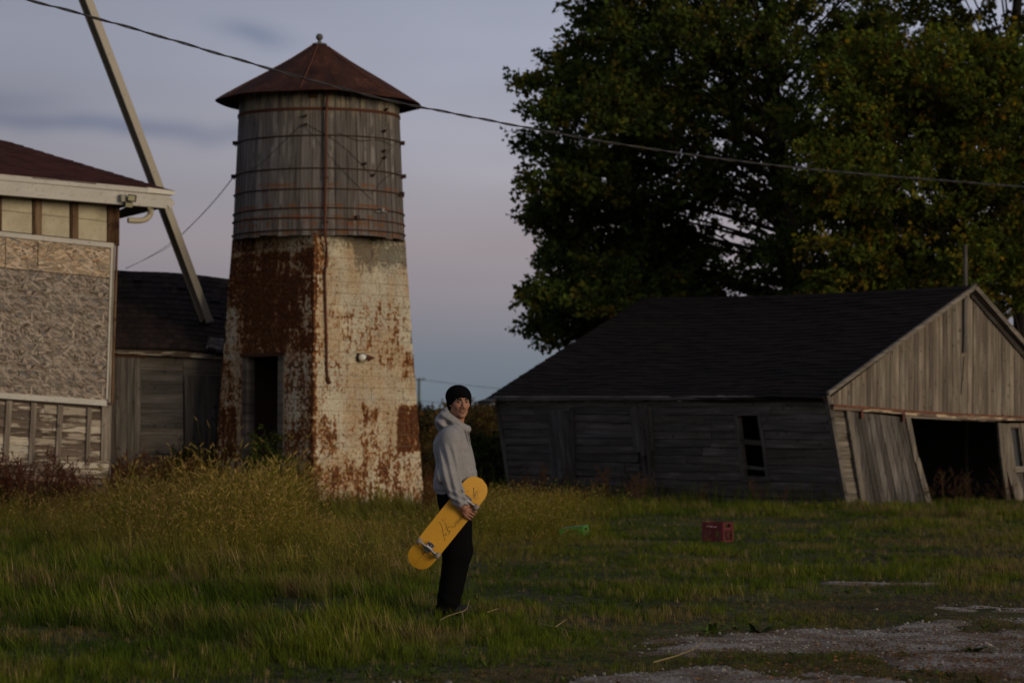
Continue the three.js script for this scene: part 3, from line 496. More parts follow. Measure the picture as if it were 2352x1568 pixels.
  part(roof, 'sheathing', warpBox((u, v, w) => RP(.655 + u * .075 + (v - .5) * .012, .03 + v * .16).addScaledVector(up, w ? .026 : .01), 1, 1, (u, v) => [u, v]), pale);
  part(roof, 'torn_shingle', warpBox((u, v, w) => RP(.61 + u * .05, .36 + v * .05).addScaledVector(up, .03 + .07 * (1 - v) + (w ? .012 : 0)), 1, 1), rm[2]);
  part(roof, 'torn_shingle', warpBox((u, v, w) => RP(.645 + u * .04, .37 + v * .04).addScaledVector(up, .03 + .04 * u + (w ? .012 : 0)), 1, 1), pale);
  for (const [a, b] of [['side', 150], ['side', 640]]) part(sh, a + '_wall', warpBox((u, v, w) => { const p = PS.hit(b, 1170).addScaledVector(PS.n, -.05 - u * 4.6), t = (b === 150 ? e0 : e1).y - .1 + (u < .5 ? u : 1 - u) * 2 * 1.6; return new V3(p.x + (w ? .05 : -.05), lerp(0, t, v), p.z); }, 2, 1), gw[0]);
  part(sh, 'rear_wall', warpBox((u, v, w) => { const p = lerpV(PS.hit(150, 1170), PS.hit(640, 1170), u).addScaledVector(PS.n, -4.7 - (w ? .1 : 0)); return p.setY(lerp(0, e0.y, v)); }, 1, 1), gw[0]);
  // old twin wire from the tank down to the ridge of this shed
  const w0 = at(556, 380, 44.5), w1 = at(288, 617, 46.9);
  const ov = thing('guy_wire', 'thin twin wire running from the round tank down to the dark shed ridge', 'wire', w1.clone());
  for (const k of [0, 1]) part(ov, 'strand', tube([0, .2, .4, .6, .8, 1].map(t => lerpV(w0, w1, t).add(new V3(0, -.28 * Math.sin(t * Math.PI) * (1 + .12 * k) + (k ? .02 * Math.sin(t * 19) : 0), k * .02))), .0042, 30, 4), std({ color: rgb(.035, .032, .03) }));
}
// ================================================================ the leaning barn
{
  const TN = at(1900, 908, 45.5), PG = Pl.az(TN, 38);       // gable front
  const gt = PG.t.clone(), along = PG.n.clone().negate();   // along: back along the ridge
  const TF = TN.clone().addScaledVector(along, 10.15), BN = PG.hit(1945, 1166).setY(0);
  const PSd = Pl.three(BN, TN, TF);                          // racked side wall
  const barn = thing('collapsing_barn', 'low grey timber barn racked sideways with a black shingle roof and an open doorway', 'barn', at(1946, 1166, 45.9).setY(0));
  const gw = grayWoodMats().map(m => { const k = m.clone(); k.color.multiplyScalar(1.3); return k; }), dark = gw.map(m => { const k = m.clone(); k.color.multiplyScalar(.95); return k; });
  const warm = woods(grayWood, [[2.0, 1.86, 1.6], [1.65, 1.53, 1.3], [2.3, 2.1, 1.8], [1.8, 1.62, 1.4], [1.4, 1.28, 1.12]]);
  const black = std({ map: grayWood, color: rgb(.8, .74, .68), roughness: 1 });
  const S = (n, q, o0, o1, m, g = 'h', p = barn) => part(p, n, slab(PSd, q, o0, o1, g), m), G = (n, q, o0, o1, m, g = 'v', p = barn) => part(p, n, slab(PG, q, o0, o1, g), m);
  // ---- side wall: lap boards cut round the openings
  const xl = y => lerp(1140, 1172, (y - 915) / 205), xr = y => lerp(1893, 1944, (y - 908) / 258);
  const line = (x, v) => { const t = (x - 1140) / 760; return lerp(lerp(917, 912, t), lerp(1140, 1168, t), v); };   // v 0 top, 1 bottom
  const wob = [0, 1, 2, 3, 4].map(() => rr(0, 6));
  const holes = [ // quads given by left/right x at top and bottom, and v range
    { a: [1694, 1712], b: [1744, 1766], v0: .155, v1: .735, open: true }, { a: [1264, 1270], b: [1319, 1324], v0: .12, v1: .80 }, { a: [1452, 1474], b: [1492, 1502], v0: .10, v1: .80 }];
  const n = 13;
  part(barn, 'wall', merge([[.0, 1]].flatMap(([v0, v1]) => {
    const H = holes[0]; const seg = (a0, b0, a1, b1, w0, w1) => slab(PSd, [[a1, line(a1, w1)], [b1, line(b1, w1)], [b0, line(b0, w0)], [a0, line(a0, w0)]], -.10, -.02);
    return [seg(xl(917), H.a[0], xl(1140), H.a[1], v0, v1), seg(H.b[0], xr(912), H.b[1], xr(1168), v0, v1), seg(H.a[0], H.b[0], H.a[0] + 2, H.b[0] + 2, 0, H.v0), seg(H.a[1], H.b[1], H.a[1] + 4, H.b[1] + 4, H.v1, 1)];
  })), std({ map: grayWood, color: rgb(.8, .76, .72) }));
  for (let i = 0; i < n; i++) {
    const v0 = i / n, v1 = (i + 1) / n, vm = (v0 + v1) / 2; let segs = [[xl(lerp(917, 1130, vm)), xr(lerp(912, 1168, vm))]];
    for (const h of holes) if (vm > h.v0 && vm < h.v1) { const t = (vm - h.v0) / (h.v1 - h.v0), A = lerp(h.a[0], h.a[1], t) + 1, B = lerp(h.b[0], h.b[1], t) - 1; segs = segs.flatMap(([x, y]) => A > x && B < y ? [[x, A], [B, y]] : [[x, y]]); }
    segs = segs.flatMap(([x, y]) => { if (y - x < 170) return [[x, y]]; const c = lerp(x, y, rr(.3, .7)); return [[x, c - .5], [c + .5, y]]; });
    for (const [x, y] of segs) {
      const f = X => 1.6 * Math.sin(X * .012 + wob[i % 5]) + 1.2 * Math.sin(X * .03 + i), tilt = rr(-.6, .6);
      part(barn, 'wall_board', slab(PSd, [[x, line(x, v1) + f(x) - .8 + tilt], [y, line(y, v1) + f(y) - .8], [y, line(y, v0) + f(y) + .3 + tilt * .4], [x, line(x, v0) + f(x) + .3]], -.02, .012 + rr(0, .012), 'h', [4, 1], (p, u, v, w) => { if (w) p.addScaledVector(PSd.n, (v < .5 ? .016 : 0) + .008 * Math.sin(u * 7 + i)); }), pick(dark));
    }
  }
  // openings and things nailed over them
  const win = S('window_frame', [[1708, line(1712, .75)], [1714, line(1714, .75)], [1698, line(1694, .14)], [1689, line(1694, .14)]], -.06, .05, gw[2], 'v');
  S('window_frame', [[1764, line(1766, .75)], [1772, line(1770, .75)], [1749, line(1744, .14)], [1742, line(1744, .14)]], -.06, .045, gw[0], 'v');
  S('sill', [[1708, line(1712, .765)], [1774, line(1766, .765)], [1771, line(1766, .73)], [1706, line(1712, .73)]], -.08, .07, gw[1]); S('head_board', [[1691, line(1694, .16)], [1749, line(1744, .16)], [1749, line(1744, .125)], [1690, line(1694, .125)]], -.06, .05, gw[0]);
  part(win, 'muntin', slab(PSd, [[1704, line(1705, .43)], [1758, line(1758, .45)], [1757, line(1758, .41)], [1703, line(1705, .39)]], -.07, -.03), gw[3]);
  part(win, 'muntin', slab(PSd, [[1710, line(1712, .66)], [1762, line(1764, .68)], [1761, line(1764, .655)], [1709, line(1712, .63)]], -.07, -.03), dark[0]);
  for (const [a, b] of [[1263, 1281], [1281.6, 1300], [1300.6, 1318]]) S('patch_board', [[a + 5, line(a, .80) + rr(-4, 3)], [b + 5, line(b, .80) + rr(-3, 3)], [b, line(b, .11)], [a, line(a, .115)]], .005, .045 + rr(0, .012), pick(gw), 'v');
  S('patch_board', [[1322, line(1322, .86)], [1327, line(1322, .86)], [1321, line(1319, .10)], [1317, line(1319, .10)]], .0, .07, gw[1], 'v');
  for (const [a, b, e] of [[1452, 1470, .52], [1470.5, 1482, .55], [1482.5, 1498, .50]]) S('hanging_board', [[a + 10, line(a, e)], [b + 9, line(b, e) - 2], [b, line(b, .07)], [a, line(a, .085)]], .02, .07 + rr(0, .02), pick(gw), 'v');
  S('post', [[1499, line(1499, .86)], [1507, line(1499, .86)], [1494, line(1494, .05)], [1487, line(1494, .05)]], .05, .11, gw[3], 'v');
  S('opening_board', [[1478, line(1480, .84)], [1489, line(1490, .84)], [1480, line(1480, .50)], [1470, line(1470, .50)]], -.015, .005, dark[1], 'v');
  S('loose_board', [[1508, line(1508, .93)], [1516, line(1516, .93)], [1498, line(1498, .55)], [1492, line(1498, .55)]], .03, .06, dark[2], 'v');
  S('corner_board', [[1941, 1168], [1951, 1168], [1905, 908], [1896, 908]], -.03, .05, gw[2], 'v'); S('corner_board', [[1171, 1133], [1178, 1133], [1147, 917], [1139, 917]], -.04, .045, gw[0], 'v');
  // blocking under the eave
  const blk = woods(peelTex, [[.72, .72, .74], [.5, .5, .52], [.9, .9, .92]]);
  for (let x = 1150; x < 1880; x += rr(22, 40)) { const w = rr(10, 27), wh = x > 1520 && x < 1830; S('rafter_block', [[x, line(x, .028)], [x + w, line(x + w, .03)], [x + w, line(x, -.022)], [x, line(x, -.022)]], .015, .05, wh && R() < .6 ? blk[2] : pick([blk[1], dark[0], dark[1]])); }
  // ---- other walls
  const ridgeN = PG.hit(2230, 660), EN2 = PG.hit(2452, 912), wallR0 = EN2.clone();
  part(barn, 'side_wall', warpBox((u, v, w) => wallR0.clone().addScaledVector(along, u * 10.1).addScaledVector(gt, w ? .06 : -.04).setY(lerp(0, 2.16, v)), 1, 1, (u, v) => [u * 10, v * 2.1]), gw[0]);
  const backG = [BN.clone(), EN2.clone().setY(0), EN2.clone(), ridgeN.clone(), TN.clone()].map(p => p.addScaledVector(along, 10.05));
  { const pos = [], uv = []; const fan = o => { const q = backG.map(p => p.clone().addScaledVector(along, o)); for (let i = 1; i < 4; i++) for (const p of [q[0], q[i], q[i + 1]]) { pos.push(p.x, p.y, p.z); uv.push(p.x, p.y); } }; fan(0); fan(.1); const g = new THREE.BufferGeometry(); g.setAttribute('position', new THREE.Float32BufferAttribute(pos, 3)); g.setAttribute('uv', new THREE.Float32BufferAttribute(uv, 2)); g.computeVertexNormals(); part(barn, 'rear_gable', g, gw[1]); }
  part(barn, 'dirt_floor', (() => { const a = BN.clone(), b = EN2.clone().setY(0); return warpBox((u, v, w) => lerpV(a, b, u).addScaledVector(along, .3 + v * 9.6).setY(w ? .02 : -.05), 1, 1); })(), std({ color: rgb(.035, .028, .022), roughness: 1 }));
  // ---- roof
  const eN = PSd.hit(1890, 910), upV = new V3(0, 1, 0);
  const roofPl = Pl.three(TN.clone().add(new V3(0, .03, 0)), TF.clone().add(new V3(0, .03, 0)), ridgeN.clone().add(new V3(0, .06, 0)));
  const q = [[1118, 915], [1890, 913], [2232, 656], [1478, 684]].map(([x, y]) => roofPl.hit(x, y));
  const RN = roofPl.n.clone(); if (RN.y < 0) RN.negate();
  const RP = (u, v) => { const p = lerpV(lerpV(q[0], q[1], u), lerpV(q[3], q[2], u), v); return p.addScaledVector(RN, -.10 * Math.sin(u * Math.PI) * Math.sin(v * 3.1) + .018 * Math.sin(u * 23 + v * 4) * (1 - v)).add(new V3(0, -.05 * Math.sin(u * Math.PI) * v, 0)); };
  const shT = metres(dataTex(1024, 512, (u, v) => {
    const f = fbm(u * 110, v * 60, 2, 183, 110, 60), a = fbm(u * 6, v * 4, 3, 186, 6, 4), rows = v * 14, tab = (u * 16 + (Math.floor(rows) % 2) * .5 + .3 * NT[Math.floor(rows) * 31]) % 1, t2 = NT[(Math.floor(rows) * 97 + Math.floor(u * 16 + .5 * (Math.floor(rows) % 2)) * 13) & 65535];
    let c = mix3([.0085, .0060, .0045], [.021, .0150, .0115], clamp(f * .55 + a * .5 - .1)).map(x => x * (.75 + .5 * t2)); if (tab < .03) c = c.map(x => x * .4); const ch = vn(u * 230, v * 130, 230, 130, 190); if (ch > .965) c = [.07, .066, .06]; return c;
  }), 4, 2);
  const rm = [[1, 1, 1], [1.12, 1.08, 1.05], [.86, .86, .88], [1.2, 1.12, 1.06]].map(t => std({ map: shT, color: rgb(...t), roughness: 1 }));
  const roof = part(barn, 'roof', warpBox((u, v, w) => RP(u, v).addScaledVector(RN, w ? 0 : -.08), 24, 8, (u, v) => [u * 10, v * 4]), rm[2]);
  const N = 30;
  for (let i = 0; i < N; i++) {
    const v0 = i / N - .006, v1 = Math.min(1, (i + 1.1) / N), ph = rr(0, 9);
    for (let k = 0; k < 4; k++) { const ua = k / 4 + (k ? rr(-.02, .02) : 0), ub = (k + 1) / 4 + .02 > 1 ? 1 : (k + 1) / 4 + .02; part(roof, 'shingle_course', warpBox((u, v, w) => { const uu = lerp(ua, ub, u); return RP(uu, lerp(v0 + .003 * Math.sin(uu * 60 + ph) + .002 * Math.sin(uu * 171 + ph), v1, v)).addScaledVector(RN, (w ? .016 + .005 * Math.sin(uu * 44 + ph) + k * .0015 : 0) * (1 - .75 * v) + .003); }, 10, 1, (u, v) => [lerp(ua, ub, u) * 10.1 + ph, v * .14 + i * .1428]), pick(rm)); }
  }
  // ragged eave ends hanging at the far left
  part(roof, 'eave_board', slab(PSd, [[1122, 921], [1150, 921], [1152, 913], [1120, 914]], .05, .30), gw[1]);
  part(roof, 'eave_board', slab(PSd, [[1140, 917.5], [1888, 914.5], [1888, 908], [1140, 909]], .03, .10), dark[2]);
  // the far slope
  const eR = EN2.clone().addScaledVector(gt, .35).add(new V3(0, -.22, 0)).addScaledVector(along, -.12), eR2 = eR.clone().addScaledVector(along, 10.4), rN = q[2].clone(), rF = q[3].clone();
  part(barn, 'roof', warpBox((u, v, w) => lerpV(lerpV(eR, eR2, u), lerpV(rN, rF, u), v).addScaledVector(upV, (w ? -.004 : -.10) - .05 * Math.sin(u * Math.PI) * v), 6, 2), rm[0]);
  // ---- gable: vertical boards between rake and door track
  const rakeY = x => x < 2230 ? lerp(905, 662, (x - 1900) / 330) : lerp(662, 914, (x - 2230) / 222), trackY = x => 929 + 34 * sstep(-.2, 1.25, (x - 1900) / 452) + 3 * Math.sin((x - 1900) / 120);
  part(barn, 'gable_wall', merge([polySlab(PG, [[1906, 930], [2230, 955], [2230, 672], [1906, 905]], -.09, -.035), polySlab(PG, [[2230, 955], [2446, 962], [2446, 912], [2230, 672]], -.09, -.035)]), black);
  for (let x = 1903; x < 2446;) {
    const w = rr(8, 14), b = Math.min(x + w, 2448), g = rr(.25, .9), pts = [[x, trackY(x) + rr(-2, 3)], [b - g, trackY(b) + rr(-2, 3)]];
    if (x < 2230 && b > 2230) pts.push([b - g, rakeY(b) + 5], [2230, 668], [x, rakeY(x) + 5]); else pts.push([b - g, rakeY(b) + 5], [x, rakeY(x) + 5]);
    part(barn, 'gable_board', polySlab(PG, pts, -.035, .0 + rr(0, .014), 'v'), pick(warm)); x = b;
  }
  G('centre_post', [[2210, 810], [2217, 810], [2217, 680], [2211, 684]], .015, .06, gw[1]);
  for (const [x, y] of [[2213, 832], [2211, 860], [2208, 890]]) G('split', [[x - 1.2, y + 14], [x + .6, y + 16], [x + 2.0, y - 16], [x + .2, y - 14]], .004, .017, black);
  const trim = woods(grayWood, [[2.0, 1.9, 1.72], [1.7, 1.6, 1.42]]);
  G('rake_board', [[1895, 908], [2232, 664], [2234, 652], [1893, 900]], .06, .13, trim[0], 'h'); G('rake_board', [[2230, 664], [2464, 931], [2468, 922], [2230, 651]], .06, .13, trim[1], 'h');
  G('rake_soffit', [[2228, 682], [2452, 940], [2464, 930], [2230, 662]], -.02, .05, std({ map: grayWood, color: rgb(.5, .48, .45) }), 'h');
  // ---- rusty door track
  const trackM = std({ map: peelTex, color: rgb(1.15, .98, .80), roughness: .7 }), rustM2 = std({ map: rustTex, color: rgb(2.6, 2.5, 2.4), roughness: .8 });
  const tr = part(barn, 'door_track', slab(PG, [[1904, 940], [2068, 951], [2068, 941], [1904, 931]], .04, .13), trackM);
  for (const [a, b, o] of [[2069, 2188, 0], [2189, 2290, 1], [2291, 2400, -1], [2401, 2470, -1]]) part(tr, 'track_section', slab(PG, [[a, trackY(a) + 9 + o], [b, trackY(b) + 9 + o], [b, trackY(b) + o], [a, trackY(a) + o]], .04, .13), trackM);
  for (const [a, b] of [[1903, 2066], [2067, 2190], [2191, 2330], [2331, 2468]]) part(tr, 'track_lip', slab(PG, [[a, trackY(a) + 1.5], [b, trackY(b) + 1.5], [b, trackY(b) - 3], [a, trackY(a) - 3]], .05, .15), rustM2);
  part(tr, 'track_section', slab(PG, [[2069, trackY(2069) + 15], [2280, trackY(2280) + 13], [2280, trackY(2280) + 9.5], [2069, trackY(2069) + 9.5]], .02, .09), pick(blk));
  // ---- short siding left of the door
  let yy = 936; while (yy < 1164) { const h = rr(15, 27), y2 = Math.min(yy + h, 1168), f = y => lerp(1907, 1951, (y - 936) / 230), r = y => lerp(1937, 1976, (y - 936) / 230) + rr(-1, 2); G('wall_board', [[f(y2), y2 - .8 + rr(-1, 1)], [r(y2), y2 - .8], [r(yy), yy + rr(-.5, 1)], [f(yy), yy]], -.02, rr(.0, .03), pick(trim), 'h'); yy = y2; }
  part(barn, 'wall', slab(PG, [[1947, 1168], [1978, 1168], [1939, 936], [1906, 932]], -.09, -.03), black);
  // ---- sliding door hanging askew
  const dl = y => lerp(1938, 1976, (y - 942) / 226), dr = y => lerp(2082, 2135, (y - 958) / 207);
  const back2 = part(barn, 'sliding_door', slab(PG, [[dl(1166), 1166], [dr(1164), 1164], [dr(959), 959], [dl(943), 943]], .02, .045), black);
  const doorM = woods(grayWood, [[1.35, 1.33, 1.34], [1.15, 1.13, 1.15], [1.6, 1.56, 1.55], [.8, .78, .78]]); let uu = .07;
  while (uu < .93) { const w = rr(.06, .11), a = uu, b = Math.min(.935, uu + w) - .006; const X = (t, y, top) => lerp(top ? 1938 : 1976, top ? 2082 : 2135, t); part(back2, 'door_board', slab(PG, [[X(a, 0, 0), lerp(1168, 1164, a) + rr(-4, 3)], [X(b, 0, 0), lerp(1168, 1164, b) + rr(-4, 3)], [X(b, 0, 1), lerp(944, 959, b)], [X(a, 0, 1), lerp(944, 959, a)]], .045, .065 + rr(0, .012), 'v'), pick(doorM)); uu += w; }
  part(back2, 'door_stile', slab(PG, [[1974, 1169], [1985, 1168], [1948, 945], [1937, 942]], .045, .10, 'v'), trim[0]); part(back2, 'door_stile', slab(PG, [[2123, 1166], [2136, 1163], [2104, 1050], [2096, 1060]], .045, .10, 'v'), trim[0]); part(back2, 'door_stile', slab(PG, [[2094, 1062], [2104, 1058], [2084, 958], [2073, 958]], .045, .095, 'v'), trim[1]);
  for (const x of [1967, 2062]) part(back2, 'hanger', slab(PG, [[x + 1, trackY(x) + 24], [x + 6, trackY(x) + 25], [x + 4, trackY(x) + 4], [x, trackY(x) + 4]], .10, .14, 'v'), rustM2);
  // ---- posts and window right of the doorway
  G('post', [[2312, 1164], [2319, 1164], [2305, 1062], [2297, 1062]], .0, .06, warm[1]); G('post', [[2297, 1062], [2306, 1062], [2298, 972], [2288, 970]], .0, .06, trim[1]);
  G('post', [[2334, 1164], [2356, 1164], [2327, 1075], [2306, 1075]], .0, .07, trim[0]); G('post', [[2306, 1075], [2329, 1075], [2316, 974], [2297, 972]], .0, .065, trim[1]);
  G('window_rail', [[2327, 1084], [2480, 1084], [2480, 1070], [2325, 1071]], -.02, .06, trim[0], 'h'); G('window_head', [[2318, 983], [2480, 983], [2480, 970], [2314, 972]], -.03, .04, warm[3], 'h');
  G('window_stile', [[2349, 1072], [2354, 1072], [2344, 984], [2338, 984]], -.03, .03, trim[0]); G('post', [[2362, 1164], [2376, 1164], [2350, 972], [2341, 972]], -.02, .05, trim[1]);
  G('window_pane', [[2333, 1072], [2348, 1072], [2337, 984], [2326, 984]], -.05, -.04, new THREE.MeshPhysicalMaterial({ color: rgb(.05, .055, .06), roughness: .25 }));
  G('wall_panel', [[2346, 1166], [2480, 1166], [2470, 1085], [2330, 1085]], -.06, -.02, dark[1]); G('wall_panel', [[2380, 1075], [2480, 1075], [2480, 980], [2352, 980]], -.06, -.02, dark[0]);
  void eN;
}
// ================================================================ post behind the ridge, power line, far pole
{
  const a = at(2221, 662, 50.5), b = at(2218, 562, 50.5); a.y = 0;
  const g = new THREE.CylinderGeometry(.042, .05, b.y - a.y, 9).translate(b.x, (a.y + b.y) / 2, b.z);
  solo('wooden_post', g, woods(grayWood, [[.9, .9, .88]])[0], 'thin bare wooden post standing up behind the barn ridge', 'post');
  const cp = [[-140, -66], [60, -2], [160, 25], [300, 64], [450, 108], [600, 152], [740, 191], [900, 232], [1060, 264], [1200, 291], [1400, 327], [1600, 357], [1800, 382], [2000, 401], [2200, 417], [2352, 429], [2520, 440]];
  const line = cp.map(([x, y]) => at(x, y, 1 / lerp(1 / 30, 1 / 49, (x + 140) / 2660)));
  const cable = thing('power_cable', 'twisted black power cable strung across in front of the tower and the trees', 'cable', line[0].clone());
  const crv = new THREE.CatmullRomCurve3(line), N = 420, blackC = std({ color: rgb(.014, .013, .013), roughness: .6 }), bare = std({ color: rgb(.06, .057, .054), roughness: .6, metalness: .3 });
  for (const k of [0, 1]) { const pts = []; for (let i = 0; i <= N; i++) { const p = crv.getPointAt(i / N), a2 = i * .42 + k * Math.PI; pts.push(p.add(new V3(0, Math.cos(a2) * .011, Math.sin(a2) * .011))); } part(cable, 'strand', tube(pts, k ? .008 : .0125, N, 5), k ? bare : blackC); }
  const pb = at(962, 990, 260); pb.y = 0; const pole = thing('utility_pole', 'distant utility pole with one crossarm just right of the tower', 'utility pole', pb.clone());
  const top = at(963, 869, 260).y; part(pole, 'pole', new THREE.CylinderGeometry(.13, .19, top, 8).translate(pb.x, top / 2, pb.z), std({ color: rgb(.10, .12, .09) })); part(pole, 'crossarm', boxAt(new V3(pb.x + .05, top - .12, pb.z), 1.25, .14, .14), std({ color: rgb(.10, .12, .09) }));
  for (const dx of [-.45, .1, .5]) part(pole, 'insulator', new THREE.CylinderGeometry(.05, .06, .2, 6).translate(pb.x + dx, top + .05, pb.z), std({ color: rgb(.10, .11, .11) }));
  const pw = std({ color: rgb(.05, .055, .06) });
  for (const [y0, y1, lab] of [[871, 910, 'uppermost of the faint distant wires right of the tower'], [920, 945, 'middle one of the faint distant wires right of the tower'], [938, 952, 'lowest of the faint distant wires right of the tower']]) solo('distant_wire', tube([0, .25, .5, .75, 1].map(t => at(lerp(962, 1400, t), lerp(y0, y1, t) + 5 * Math.sin(t * Math.PI), lerp(260, 200, t))), .022, 20, 4), pw, lab, 'wire', 'distant wires');
}
// ================================================================ the yard
const gh = (x, z) => { const d = -z, k = sstep(90, 40, d) ; return k * (.10 * (fbm(x * .22 + 20, d * .22 + 11, 3, 200) - .5) + .03 * (fbm(x * 1.3 + 5, d * 1.3, 2, 204) - .5)); };
const edgeZ = x => { const P = [[-9, 7.5], [-4, 10.2], [-1.6, 12.6], [-.3, 13.4], [.2, 14.5], [.96, 16.2], [1.68, 18.3], [2.28, 19.3], [2.89, 20.0], [4.1, 20.2], [8, 21.5], [14, 22.5]]; let i = 0; while (i < P.length - 2 && x > P[i + 1][0]) i++; return lerp(P[i][1], P[i + 1][1], clamp((x - P[i][0]) / (P[i + 1][0] - P[i][0]))); };
function gravelMask(x, z) {                                // 1 bare gravel, 0 turf
  const d = -z; let m = sstep(-.35, .55, edgeZ(x) - d + 2.4 * (fbm(x * 1.1 + 7, d * .6, 4, 210) - .5));
  const tuftsIn = .62 * fbm(x * 1.0 + 31, d * .6 + 3, 3, 214) + .38 * fbm(x * 3.6 + 5, d * 2.4, 3, 217); m *= 1 - sstep(.52, .60, tuftsIn + .10 * sstep(2.5, 0, edgeZ(x) - d));
  const e = ((x - 3.55) / .62) ** 2 + ((d - 22.75) / .24) ** 2 + 1.6 * (fbm(x * 3, d * 3, 3, 218) - .5); m = Math.max(m, 1 - sstep(.7, 1.1, e));
  return m;
}
{
  const axis = (lo, hi, step, far) => { const a = []; for (let v = lo; v <= hi + 1e-6; v += step) a.push(v); let s = step; for (let v = hi; v < far;) { s *= 1.35; v += s; a.push(v); } s = step; for (let v = lo; v > -far;) { s *= 1.35; v -= s; a.unshift(v); } return a; };
  const xs = axis(-13, 15, .5, 1600), zs = axis(8, 56, .5, 1600), pos = [], uv = [], idx = [];
  for (const d of zs) for (const x of xs) { pos.push(x, gh(x, -d), -d); uv.push(x, d); }
  const w = xs.length; for (let j = 0; j < zs.length - 1; j++) for (let i = 0; i < w - 1; i++) { const a = j * w + i; idx.push(a, a + 1, a + w + 1, a, a + w + 1, a + w); }
  const g = new THREE.BufferGeometry(); g.setAttribute('position', new THREE.Float32BufferAttribute(pos, 3)); g.setAttribute('uv', new THREE.Float32BufferAttribute(uv, 2)); g.setIndex(idx); g.computeVertexNormals();
  const tex = metres(dataTex(1024, 1024, (u, v) => { const a = fbm(u * 9, v * 9, 4, 220, 9, 9), b = fbm(u * 120, v * 120, 3, 224, 120, 120); let c = mix3([.040, .034, .014], [.055, .060, .016], sstep(.4, .6, a)); c = mix3(c, [.105, .075, .036], sstep(.56, .68, b * .7 + a * .3) * .8); return c.map(k => k * (.55 + .9 * b)); }), 7, 7);
  const bt = metres(dataTex(512, 512, (u, v) => [fbm(u * 90, v * 90, 3, 228, 90, 90)], true, false), 2.2, 2.2);
  struct('ground', g, std({ map: tex, roughness: 1, bumpMap: bt, bumpScale: .03 }));
  // gravel drive: a sheet that dips under the turf where grass has taken it
  const gx = [], st = .065, X0 = -4.5, X1 = 9, D0 = 11, D1 = 23.6, nx = Math.round((X1 - X0) / st), nz = Math.round((D1 - D0) / st), P = new Float32Array((nx + 1) * (nz + 1) * 3), U = new Float32Array((nx + 1) * (nz + 1) * 2), M = new Float32Array((nx + 1) * (nz + 1));
  for (let j = 0; j <= nz; j++) for (let i = 0; i <= nx; i++) { const x = X0 + i * st, d = D0 + j * st, k = j * (nx + 1) + i, m = gravelMask(x, -d); M[k] = m; P[k * 3] = x; P[k * 3 + 1] = gh(x, -d) + lerp(-.03, .014, m) + .012 * (fbm(x * 7, d * 7, 2, 230) - .5); P[k * 3 + 2] = -d; U[k * 2] = x; U[k * 2 + 1] = d; }
  for (let j = 0; j < nz; j++) for (let i = 0; i < nx; i++) { const a = j * (nx + 1) + i, b = a + 1, c = a + nx + 2, e = a + nx + 1; if (Math.max(M[a], M[b], M[c], M[e]) > .25) gx.push(a, b, c, a, c, e); }
  const gg = new THREE.BufferGeometry(); gg.setAttribute('position', new THREE.BufferAttribute(P, 3)); gg.setAttribute('uv', new THREE.BufferAttribute(U, 2)); gg.setIndex(gx); gg.computeVertexNormals();
  const stone = (u, v) => { let best = 9, id = 0; const n = 64, x = u * n, y = v * n, ix = Math.floor(x), iy = Math.floor(y); for (let a = -1; a <= 1; a++) for (let b = -1; b <= 1; b++) { const cx = ((ix + a) % n + n) % n, cy = ((iy + b) % n + n) % n, h = cx * 131 + cy * 7177, dx = ix + a + NT[h & 65535] - x, dy = iy + b + NT[(h + 999) & 65535] - y, q = dx * dx + dy * dy; if (q < best) { best = q; id = h; } } return [Math.sqrt(best), NT[(id + 4321) & 65535]]; };
  const gt = metres(dataTex(768, 768, (u, v) => { const [q, t] = stone(u, v), a = fbm(u * 6, v * 6, 3, 234, 6, 6); let c = mix3([.23, .195, .16], [.46, .40, .335], t); c = mix3(c, [.17, .115, .072], sstep(.36, .60, a) * .8); return c.map(k => k * (1 - .5 * sstep(.35, .7, q))); }), 1.3, 1.3);
  const gb = metres(dataTex(768, 768, (u, v) => { const [q, t] = stone(u, v); return [(1 - q) * (.5 + .5 * t)]; }, true, false), 1.3, 1.3);
  struct('gravel_drive', gg, std({ map: gt, bumpMap: gb, bumpScale: .014, roughness: .95 }));
}
// ---------------------------------------------------------------- plants: geometry kits
function kit() { return { p: [], n: [], c: [] }; }
function kitTri(k, a, b, c, col, nrm) { const gn = b.clone().sub(a).cross(c.clone().sub(a)).normalize(), n = nrm || gn; if (nrm && gn.dot(nrm) < 0) { const t = b; b = c; c = t; } for (const q of [a, b, c]) { k.p.push(q.x, q.y, q.z); k.n.push(n.x, n.y, n.z); k.c.push(col[0], col[1], col[2]); } }
function kitBlade(k, base, dir, len, wid, droop, col, seg = 3) {   // a tapering, drooping blade
  const side = new V3(-dir.z, 0, dir.x); if (side.lengthSq() < 1e-6) side.set(1, 0, 0); side.normalize();
  let p = base.clone(), d = dir.clone().normalize(); const L = [], Rr = [];
  for (let i = 0; i <= seg; i++) { const t = i / seg, w = wid * (1 - t) * (.55 + .9 * Math.min(1, t * 2.5)) * .7 + .0004; L.push(p.clone().addScaledVector(side, w)); Rr.push(p.clone().addScaledVector(side, -w)); p = p.clone().addScaledVector(d, len / seg); d.y -= droop / seg; d.normalize(); }
  for (let i = 0; i < seg; i++) { const n = Rr[i].clone().sub(L[i]).cross(L[i + 1].clone().sub(L[i])).normalize(); if (n.y < 0) n.negate(); kitTri(k, L[i], Rr[i], L[i + 1], col, n); if (i < seg - 1) kitTri(k, Rr[i], Rr[i + 1], L[i + 1], col, n); }
}
